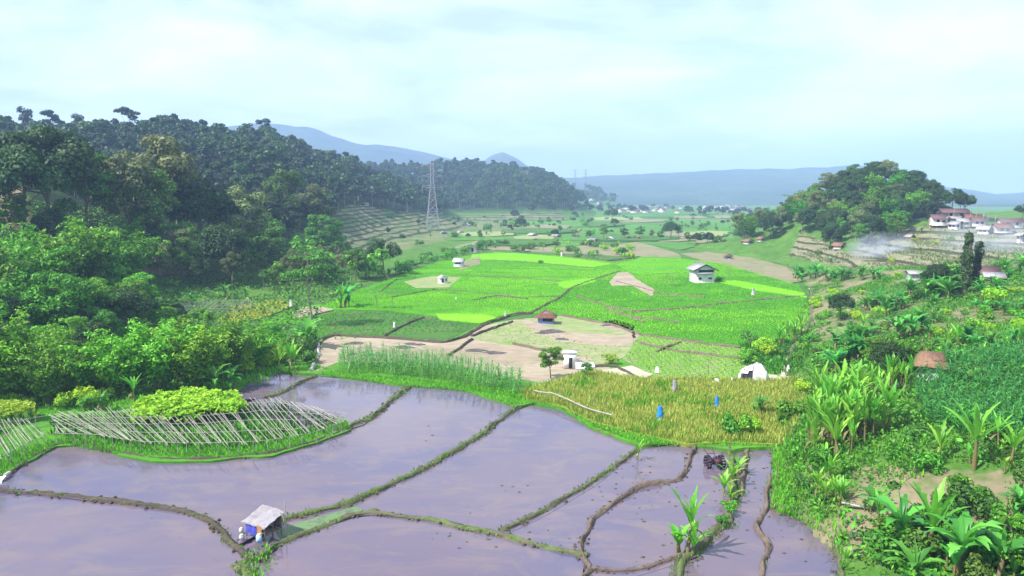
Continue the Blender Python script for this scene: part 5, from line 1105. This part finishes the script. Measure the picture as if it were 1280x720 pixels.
b = MB(); vv = [[-.2 + .1 * i, .03 * math.sin(i * 2), -.0 - .22 * j] for i in range(5) for j in range(4)]; b.add(vv, [[i * 4 + j, (i + 1) * 4 + j, (i + 1) * 4 + j + 1, i * 4 + j + 1] for i in range(4) for j in range(3)])
tag(link('cloth', b.mesh('cloth', M['orange_cloth'], True), None, local(.55, -.78, 1.05), R(-33)), 'orange cloth hanging from the front of the bund hut', 'cloth')
t = thing('jerrycan', 'pale blue jerrycan at the front post of the bund hut', 'jerrycan', local(.75, -.95, .1)); b = MB(); b.box((0, 0, .25), (.3, .2, .46)); b.box((0, 0, .5), (.18, .14, .05)); link('body', b.mesh('body', plain('pale_blue_plastic', (.4, .55, .8), (.3, .45, .7), .4)), t); b = MB(); b.tube([[.08, 0, .5], [.08, 0, .6]], .04, 8); link('cap', b.mesh('cap', M['white']), t); b = MB(); b.tube([[-.1, 0, .5], [-.06, 0, .6], [.03, 0, .58]], .02, 6); link('handle', b.mesh('handle', M['white']), t)

# two wheeled paddy tiller standing in the water
x, y, z = at(893, 585, -.16); t = thing('paddy_tiller', 'dark two wheeled walking tractor standing in the small flooded paddy', 'tiller', (x, y, z), R(185))
for s in (-1, 1):
    b = MB(); n = 14; a = np.linspace(0, 2 * math.pi, n + 1)
    for off in (-.12, .12): b.tube(np.stack([0 * a + s * .55 + off, .5 * np.cos(a), .48 + .5 * np.sin(a)], 1), .035, 5, 0, False)
    for q in a[:-1]: b.box((s * .55, .5 * math.cos(q), .48 + .5 * math.sin(q)), (.34, .05, .12))
    for q in a[:-1:3]: b.tube([[s * .55, 0, .48], [s * .55, .48 * math.cos(q), .48 + .48 * math.sin(q)]], .025, 4)
    link('cage_wheel', b.mesh('cage_wheel', M['rubber']), t)
b = MB(); b.box((0, .55, .78), (.42, .75, .4)); b.box((0, .2, .62), (.3, .5, .3)); b.tube([[.15, .7, .95], [.15, .7, 1.25]], .05, 6); link('engine', b.mesh('engine', M['engine']), t)
b = MB(); b.tube([[-.55, 0, .48], [.55, 0, .48]], .05, 6); b.box((0, -.1, .5), (.25, .4, .3)); link('axle', b.mesh('axle', M['rubber']), t)
b = MB()
for s in (-1, 1): b.tube([[s * .12, -.1, .7], [s * .3, -.9, .85], [s * .36, -1.5, 1.05]], .03, 6)
b.tube([[-.3, -.9, .85], [.3, -.9, .85]], .025, 6); link('handlebars', b.mesh('handlebars', M['rubber']), t)
b = MB(); b.box((0, -.95, .1), (1.0, .3, .25)); b.tube([[0, -.2, .4], [0, -.9, .2]], .04, 6); link('harrow', b.mesh('harrow', M['rubber']), t)

# scarecrows and sheets on sticks
def scarecrow(label, px_, py_, zz, h, top, skirt=None, group=None):
    x, y, z = at(px_, py_, zz); t = thing('scarecrow', label, 'scarecrow', (x, y, z), random.uniform(-.3, .3), group)
    b = MB(); b.tube([[0, 0, -.2], [0, 0, h]], .03, 6); b.tube([[-h * .25, 0, h * .78], [h * .25, 0, h * .8]], .02, 5); link('pole', b.mesh('pole', M['wood']), t)
    def cone(z0, z1, r0, r1, m, nm, sd):
        g = np.random.default_rng(sd); k = np.linspace(0, 1, 5); b = MB(); n = 9; V = []
        for q in k:
            for j in range(n): a = 2 * math.pi * j / n; r_ = (r0 + (r1 - r0) * q) * g.uniform(.45, 1.3); V.append([r_ * math.cos(a), r_ * .6 * math.sin(a), z0 + (z1 - z0) * q])
        b.add(V, [[i * n + j, i * n + (j + 1) % n, (i + 1) * n + (j + 1) % n, (i + 1) * n + j] for i in range(4) for j in range(n)]); b.add(np.array(V)[-n:], [list(range(n))]); link(nm, b.mesh(nm, m, True), t)
    cone(h * .35 if skirt else h * .2, h * .95, h * .2, h * .13, top, 'cloth', int(px_))
    if skirt: cone(.02, h * .4, h * .14, h * .13, skirt, 'skirt', int(px_) + 1)
    return t
scarecrow('blue and white scarecrow in the middle of the ripe rice', 825, 528, .3, 1.6, M['blue_cloth'], M['white_cloth']); scarecrow('bright blue scarecrow at the right of the ripe rice', 896, 511, .3, 1.35, M['blue_cloth'])
scarecrow('grey cloth on a stick at the back of the ripe rice', 843, 492, .3, 1.5, M['grey_roof']); scarecrow('white scarecrow in the dark vegetable plot', 493, 411, .24, 1.1, M['white_cloth']); scarecrow('grey white scarecrow on the path corner by the bare field', 632, 397, .5, 1.2, M['pale_roof']); scarecrow('white cloth on a stick in the left rice field', 570, 375, .36, .7, M['white_cloth'])
scarecrow('bundle of white sheets at the left field track', 364, 385, .35, 1.6, M['white_cloth']); scarecrow('thin white cloth pole at the top of the rice', 702, 322, .5, 2., M['white_cloth']); scarecrow('grey cloth pole in the right part of the rice', 941, 371, .36, 1.9, M['pale_roof']); scarecrow('white cloth on a stake at the left edge of the tent yard', 915, 478, .33, .6, M['white_cloth'])
# pale hose along the edge of the ripe rice, and stakes
b = MB(); P = resample(polyz([(668, 488), (690, 492), (712, 501), (735, 510), (765, 519)], .95), .4); P[:, 2] += .12 * vnoise(P[:, 0], P[:, 1], 2, 71); c = P.mean(0); b.tube(P - c, .07, 6); tag(link('water_pipe', b.mesh('water_pipe', M['pole'], True), None, c), 'pale bamboo water pipe along the front of the ripe rice', 'pipe')
for i, (px_, py_) in enumerate([(700, 492), (718, 500), (740, 512), (845, 540), (885, 470), (757, 516), (975, 560), (1003, 610), (970, 600)]):
    x, y, z = at(px_, py_, .2); b = MB(); b.tube([[0, 0, -.3], [.05, 0, random.uniform(.9, 1.6)]], .03, 5); tag(link('stake', b.mesh('stake', M['wood']), None, (x, y, z)), 'thin wooden stake by the ripe rice', 'stake', 'stakes by the ripe rice')
# outlet with falling water at the left edge
x, y, z = at(4, 602, -.1); t = thing('water_outlet', 'white spilling water outlet at the left edge between two paddies', 'outlet', (x, y, z)); b = MB(); b.tube([[-.1, .9, .35], [0, .2, .4]], .14, 8); link('pipe', b.mesh('pipe', M['concrete'], True), t)
b = MB(); g = np.random.default_rng(2); V = []
for i in range(7):
    for j in range(5): k = i / 6; V.append([(j - 2) * .09 * (1 + .5 * k) + .02 * g.normal(), .1 - .75 * k, .42 - .5 * k ** 2 + .03 * g.normal()])
b.add(V, [[i * 5 + j, i * 5 + j + 1, i * 5 + j + 6, i * 5 + j + 5] for i in range(6) for j in range(4)]); link('spilling_water', b.mesh('spilling_water', plain('foam', (.8, .85, .9), (.6, .7, .8), .3), True), t)
# heaps of burnt straw on the bare field
for i, (px_, py_, w_) in enumerate([(445, 429, 1.5), (505, 434, 1.6), (515, 430, 1.2), (595, 438, 1.6), (618, 441, 1.7), (690, 414, 2.3), (702, 424, 1.2), (758, 407, 1.2), (472, 444, 1.), (440, 443, .7), (680, 416, 1.6), (525, 431, .9)]):
    x, y, z = at(px_, py_, .22); b = MB(); n = 11; V = [[0, 0, .22 * w_ / 2 + .1]]
    for q, rr in ((0, .55), (1, 1.0)):
        for j in range(n): a = 6.283 * j / n; r_ = w_ * rr * random.uniform(.6, 1.15) * (1.2 if q else 1); V.append([r_ * math.cos(a), r_ * .6 * math.sin(a), .14 if q == 0 else -.05])
    b.add(V, [[0, 1 + j, 1 + (j + 1) % n] for j in range(n)]); b.add(V, [[1 + j, 1 + n + j, 1 + n + (j + 1) % n, 1 + (j + 1) % n] for j in range(n)])
    tag(link('straw_ash_heap', b.mesh('straw_ash_heap', M['ash']), None, (x, y, z), random.uniform(-.3, .3)), 'flat black heap of burnt straw on the bare field', 'ash heap', 'burnt heaps on the bare field')

# right slope: huts and shacks
x, y, z = hit(1172, 470); house('thatched_hut', 'brown thatched hut above the maize plot at right', 'hut', x - .4, y + .5, z, 1.6, 1.9, 1.3, .7, 'concrete', 'thatch', R(62), [('opening', 0, .9, 1.2, .6, 'f')], over=.5, hip=.6)
x, y, z = hit(1162, 474); tag(wedge('grey white sheet leaning on the thatched hut', 1, 1, 0, 1.2, .7), 'grey white sheet leaning on the thatched hut').location = (x, y - .6, z)
x, y, z = hit(1142, 358); t = house('stilt_hut', 'small pale grey stilt hut among bananas on the right slope', 'hut', x, y, z + 1.3, 2.4, 2., 1.1, .35, 'pale_roof', 'grey_roof', R(80), [('opening', 0, .6, .9, .6, 'f')], over=.4, base=.1)
for a_, c_ in ((-1, -1), (1, -1), (1, 1), (-1, 1)):
    b = MB(); b.tube([[a_ * 1.05, c_ * .85, -1.8], [a_ * 1.05, c_ * .85, 0]], .07, 6); link('stilt', b.mesh('stilt', M['wood']), t)
x, y, z = hit(1225, 352); house('shack', 'low shack with dark red roof behind the ivy tree', 'shack', x, y, z, 3.4, 4.4, 1.6, 1.0, 'wood', 'red_roof', R(75), [('door', 0, .8, .8, 1.5, 'l')], over=.5)
x, y, z = hit(1238, 354); house('shack', 'low shack with grey sheet roof right of the red roofed one', 'shack', x, y - .5, z, 2., 2.4, 1.3, .5, 'wood', 'grey_roof', R(70), [('opening', 0, .7, .9, .8, 'l')], over=.4)
x, y, z = hit(1192, 362); house('shack', 'open lean to with white panel at the foot of the ivy tree', 'shack', x, y, z, 1.6, 2.2, 1.2, .4, 'white', 'grey_roof', R(60), [('opening', 0, .6, 1.2, .8, 'f')], over=.3)
x, y, z = hit(1137, 301); house('field_hut', 'tiny dark hut on the terraces below the village', 'hut', x, y, z, 1.6, 1.8, 1.3, .6, 'wood', 'grey_roof', R(20), [('opening', 0, .7, .8, .8, 'f')], over=.3)
wedge('white sack on the slope path above the rice', 1, 1, 0, .9, .5).location = hit(1012, 363)
b = MB(); b.box((0, 0, 0), (2.2, .25, .08)); t = tag(link('plank', b.mesh('plank', M['pole']), None, Vector(hit(1075, 638)) + Vector((0, 0, .25)), R(-35)), 'weathered plank bridging the ditch under the red bank', 'plank')

# village at the right edge of the knoll
VILL = [(1172, 283, 7, 6, 3.0, 1.6, 'white', 'red_roof', 80, 'white walled house with long red roof at the left end of the hill village'), (1180, 284, 4.2, 4, 2.5, 1.2, 'white', 'grey_roof', 10, 'white gabled house in front of the long red roofed house'), (1195, 286, 4.8, 4.5, 2.3, 1.2, 'white', 'grey_roof', 15, 'white house with dark brown gable beside the white gabled one'), (1190, 272, 8, 12, 2.6, 1.6, 'concrete', 'red_roof', 84, 'wide red roofed house at the top of the hill village'),
        (1203, 283, 4.5, 5, 2.2, 1.2, 'concrete', 'grey_roof', 80, 'grey sheet roofed house in the middle of the hill village'), (1222, 285, 4.5, 5, 2.3, 1.4, 'white', 'red_roof', 75, 'small red roofed house behind the antenna poles'), (1230, 292, 4, 4, 2.2, 1.2, 'white', 'pale_roof', 40, 'pale house half hidden above the terraces'), (1252, 290, 6, 6, 2.2, 1.5, 'concrete', 'rust_roof', 80, 'orange brown roofed house right of the hill village middle'), (1262, 284, 5, 9, 2.4, 1.4, 'white', 'red_roof', 82, 'long red roofed house near the right end of the village'), (1276, 303, 2.2, 2.2, 3.0, .6, 'white', 'pale_roof', 0, 'narrow white house at the right edge of the picture'), (1215, 278, 4, 6, 2.4, 1.2, 'concrete', 'rust_roof', 80, 'brown roofed house at the back of the hill village'), (1300, 290, 5, 6, 2.4, 1.4, 'white', 'red_roof', 60, 'red roofed house just past the right edge')]
for px_, py_, w_, d_, h_, rh_, wm, rm, a_, lb in VILL:
    x, y, z = hit(px_, py_); w_, d_, h_, rh_ = [q * .66 for q in (w_, d_, h_, rh_)]; house('village_house', lb, 'house', x, y, z, w_, d_, h_, rh_, wm, rm, R(a_), [('window', -w_ * .25, h_ * .6, .7, .7, 'f'), ('door', w_ * .15, 1., .8, 1.9, 'f'), ('window', -d_ * .2, h_ * .6, .8, .8, 'l'), ('window', d_ * .2, h_ * .6, .8, .8, 'l')], over=.5)
for i, (px_, py_, hp) in enumerate([(1191, 282, 28), (1212, 280, 24), (1219, 284, 26), (1234, 284, 20), (1243, 286, 18), (1228, 284, 16), (1274, 306, 16), (1225, 320, 40)]):
    x, y, z = hit(px_, py_); h_ = hp * y / FPX; b = MB(); b.tube([[0, 0, -.3], [.1, 0, h_]], .07, 5); b.tube([[-.5, 0, h_ - .3], [.6, 0, h_ - .3]], .04, 4); tag(link('antenna_pole', b.mesh('antenna_pole', M['pole']), None, (x, y, z)), 'thin bare antenna pole standing by the hill village', 'pole', 'antenna poles of the hill village')
# little huts and white houses over the valley floor
for i, (px_, py_, w_) in enumerate([(666, 296, 3.5), (696, 297, 3.2), (742, 303, 4), (740, 306, 3), (719, 297, 3), (762, 301, 3.), (797, 300, 3.6), (786, 300, 2.6), (935, 305, 2.6), (1048, 313, 2.4), (456, 257, 3.5), (605, 272, 3), (628, 271, 4), (585, 283, 3), (555, 293, 3), (575, 293, 2.6), (670, 303, 2.5), (910, 324, 2.4), (952, 302, 2.2)]):
    x, y, z = hit(px_, py_); house('field_hut', 'tiny pale hut dotted over the far valley floor', 'hut', x, y, z + .1, w_, w_ * .9, 1.1, .7, 'concrete', random.choice(['pale_roof', 'grey_roof', 'thatch']), random.uniform(-.6, .9), [('opening', 0, .6, w_ * .5, .5, 'f')], 'tiny huts of the far valley', over=.5)
# far village
WL = [gable(9, 8, 3.6, 2.2, .6), gable(7, 12, 3.2, 2, .5)]; VH = []
for i, (wl, rf) in enumerate(WL):
    for wm, rm in (('white', 'rust_roof'), ('concrete', 'pale_roof'), ('concrete', 'red_roof')):
        b = MB(); b.merge(wl); b.merge(rf, None, 1); b.box((1.5, -(4 if i == 0 else 6) - .02, 1.6), (1.2, .06, 1.4), 2); VH.append(b.mesh('far_house', [M[wm], M[rm], M['dark']]))
for i in range(70):
    if i < 38: px_, Y_ = random.gauss(795, 20), random.uniform(900, 1250)
    elif i < 63: px_, Y_ = random.gauss(905, 22), random.uniform(1000, 1400)
    else: px_, Y_ = random.uniform(715, 760), random.uniform(1180, 1330)
    px_ = min(max(px_, 715), 960); x_ = T(px_) * Y_; z_ = float(H(x_, Y_)); tag(link('far_house', random.choice(VH), None, (x_, Y_, z_ + .1), random.uniform(0, 3.1), random.uniform(.6, .85)), 'hazy pale village house far down the valley', 'house', 'houses of the far village')

# ------------------------------------------------------------------ lattice towers
def tower(label, x, y, z, h, rz, group, bar=.16):
    t = thing('transmission_tower', label, 'transmission tower', (x, y, z), rz, group); b = MB()
    hb, ht = h * .095, h * .022
    def wd(k): return hb + (ht - hb) * min(1, k / .72) if k < .72 else ht
    lv = [0, .14, .27, .38, .48, .57, .65, .72, .79, .86, .93, 1.0]
    cor = [(-1, -1), (1, -1), (1, 1), (-1, 1)]
    for i in range(len(lv) - 1):
        k0, k1 = lv[i], lv[i + 1]; w0, w1 = wd(k0), wd(k1)
        for j in range(4):
            a, c = cor[j], cor[(j + 1) % 4]; p = lambda q, w_, k: [q[0] * w_, q[1] * w_, k * h]
            b.tube([p(a, w0, k0), p(a, w1, k1)], bar * .8, 4); b.tube([p(a, w0, k0), p(c, w1, k1)], bar * .45, 4); b.tube([p(c, w0, k0), p(a, w1, k1)], bar * .45, 4); b.tube([p(a, w1, k1), p(c, w1, k1)], bar * .4, 4)
    link('lattice_mast', b.mesh('lattice_mast', M['steel']), t)
    for k in (.62, .78, .94):
        b = MB(); L = h * .15; zz = k * h
        for s in (-1, 1):
            tip = [s * L, 0, zz + .02 * h]
            for cy_ in (-ht, ht): b.tube([[s * wd(k), cy_, zz], tip], bar * .5, 4); b.tube([[s * wd(k), cy_, zz + .045 * h], tip], bar * .5, 4)
            b.tube([[s * L * .5, 0, zz], [s * L * .5, 0, zz + .035 * h]], bar * .35, 4)
        link('crossarm', b.mesh('crossarm', M['steel']), t)
        for s in (-1, 1):
            b = MB(); b.tube([[s * L, 0, zz + .02 * h], [s * L, 0, zz - .045 * h]], bar * .7, 5); link('insulator', b.mesh('insulator', M['steel']), t)
    return t
x, y, z = hit(541, 287); zt = zpix(203, y); tower('steel lattice power pylon standing at the foot of the left ridge', x, y, z, zt - z, R(12), None, .2)
x, y = T(659) * 800, 800; z = float(H(x, y)); tower('hazy lattice pylon in front of the second ridge', x, y, z, zpix(214, y) - z, R(12), None, .22)
for px_, lb in ((718, 'left one of two faint far pylons on the valley spur'), (731, 'right one of two faint far pylons on the valley spur')):
    x, y = T(px_) * 1420, 1420; z = float(H(x, y)); tower(lb, x, y, z, zpix(212, y) - z, R(10), None, .17)

# ------------------------------------------------------------------ smoke over the terraces
def smoke(label, px_, py_, size, dens):
    x, y, z = hit(px_, py_); b = MB(); n, m_ = 12, 7; V = [[0, 0, 1], [0, 0, -1]]
    for i in range(1, m_):
        for j in range(n): p, a = math.pi * i / m_, 2 * math.pi * j / n; V.append([math.sin(p) * math.cos(a), math.sin(p) * math.sin(a), math.cos(p)])
    F4 = [[2 + i * n + j, 2 + (i + 1) * n + j, 2 + (i + 1) * n + (j + 1) % n, 2 + i * n + (j + 1) % n] for i in range(m_ - 2) for j in range(n)]
    b.add(V, F4); b.add(V, [[0, 2 + j, 2 + (j + 1) % n] for j in range(n)]); b.add(V, [[1, 2 + (m_ - 2) * n + (j + 1) % n, 2 + (m_ - 2) * n + j] for j in range(n)])
    def sm(t, o):
        tcn = N(t, 'ShaderNodeTexCoord').outputs['Object']; ln = N(t, 'ShaderNodeVectorMath', operation='LENGTH'); t.links.new(tcn, ln.inputs[0])
        f = noise(t, 1.6, 5, .6, tcn, 1.); d = math_(t, 'MULTIPLY', ramp(t, ln.outputs['Value'], .35, 1., 1, 0), ramp(t, f, .42, .7, 0, dens))
        v = N(t, 'ShaderNodeVolumePrincipled'); v.inputs['Color'].default_value = (.72, .78, .95, 1); t.links.new(d, v.inputs['Density']); t.links.new(v.outputs[0], o.inputs['Volume'])
    tag(link('smoke', b.mesh('smoke', mat('smoke', sm)), None, (x, y, z + size[2] * .6), R(20), size), label, 'smoke', kind='stuff')
smoke('pale blue smoke drifting over the burning terrace patch', 1100, 322, (11, 7, 4.5), .22)
smoke('thin smoke lying over the terraces at the right edge', 1255, 315, (22, 14, 6), .07)
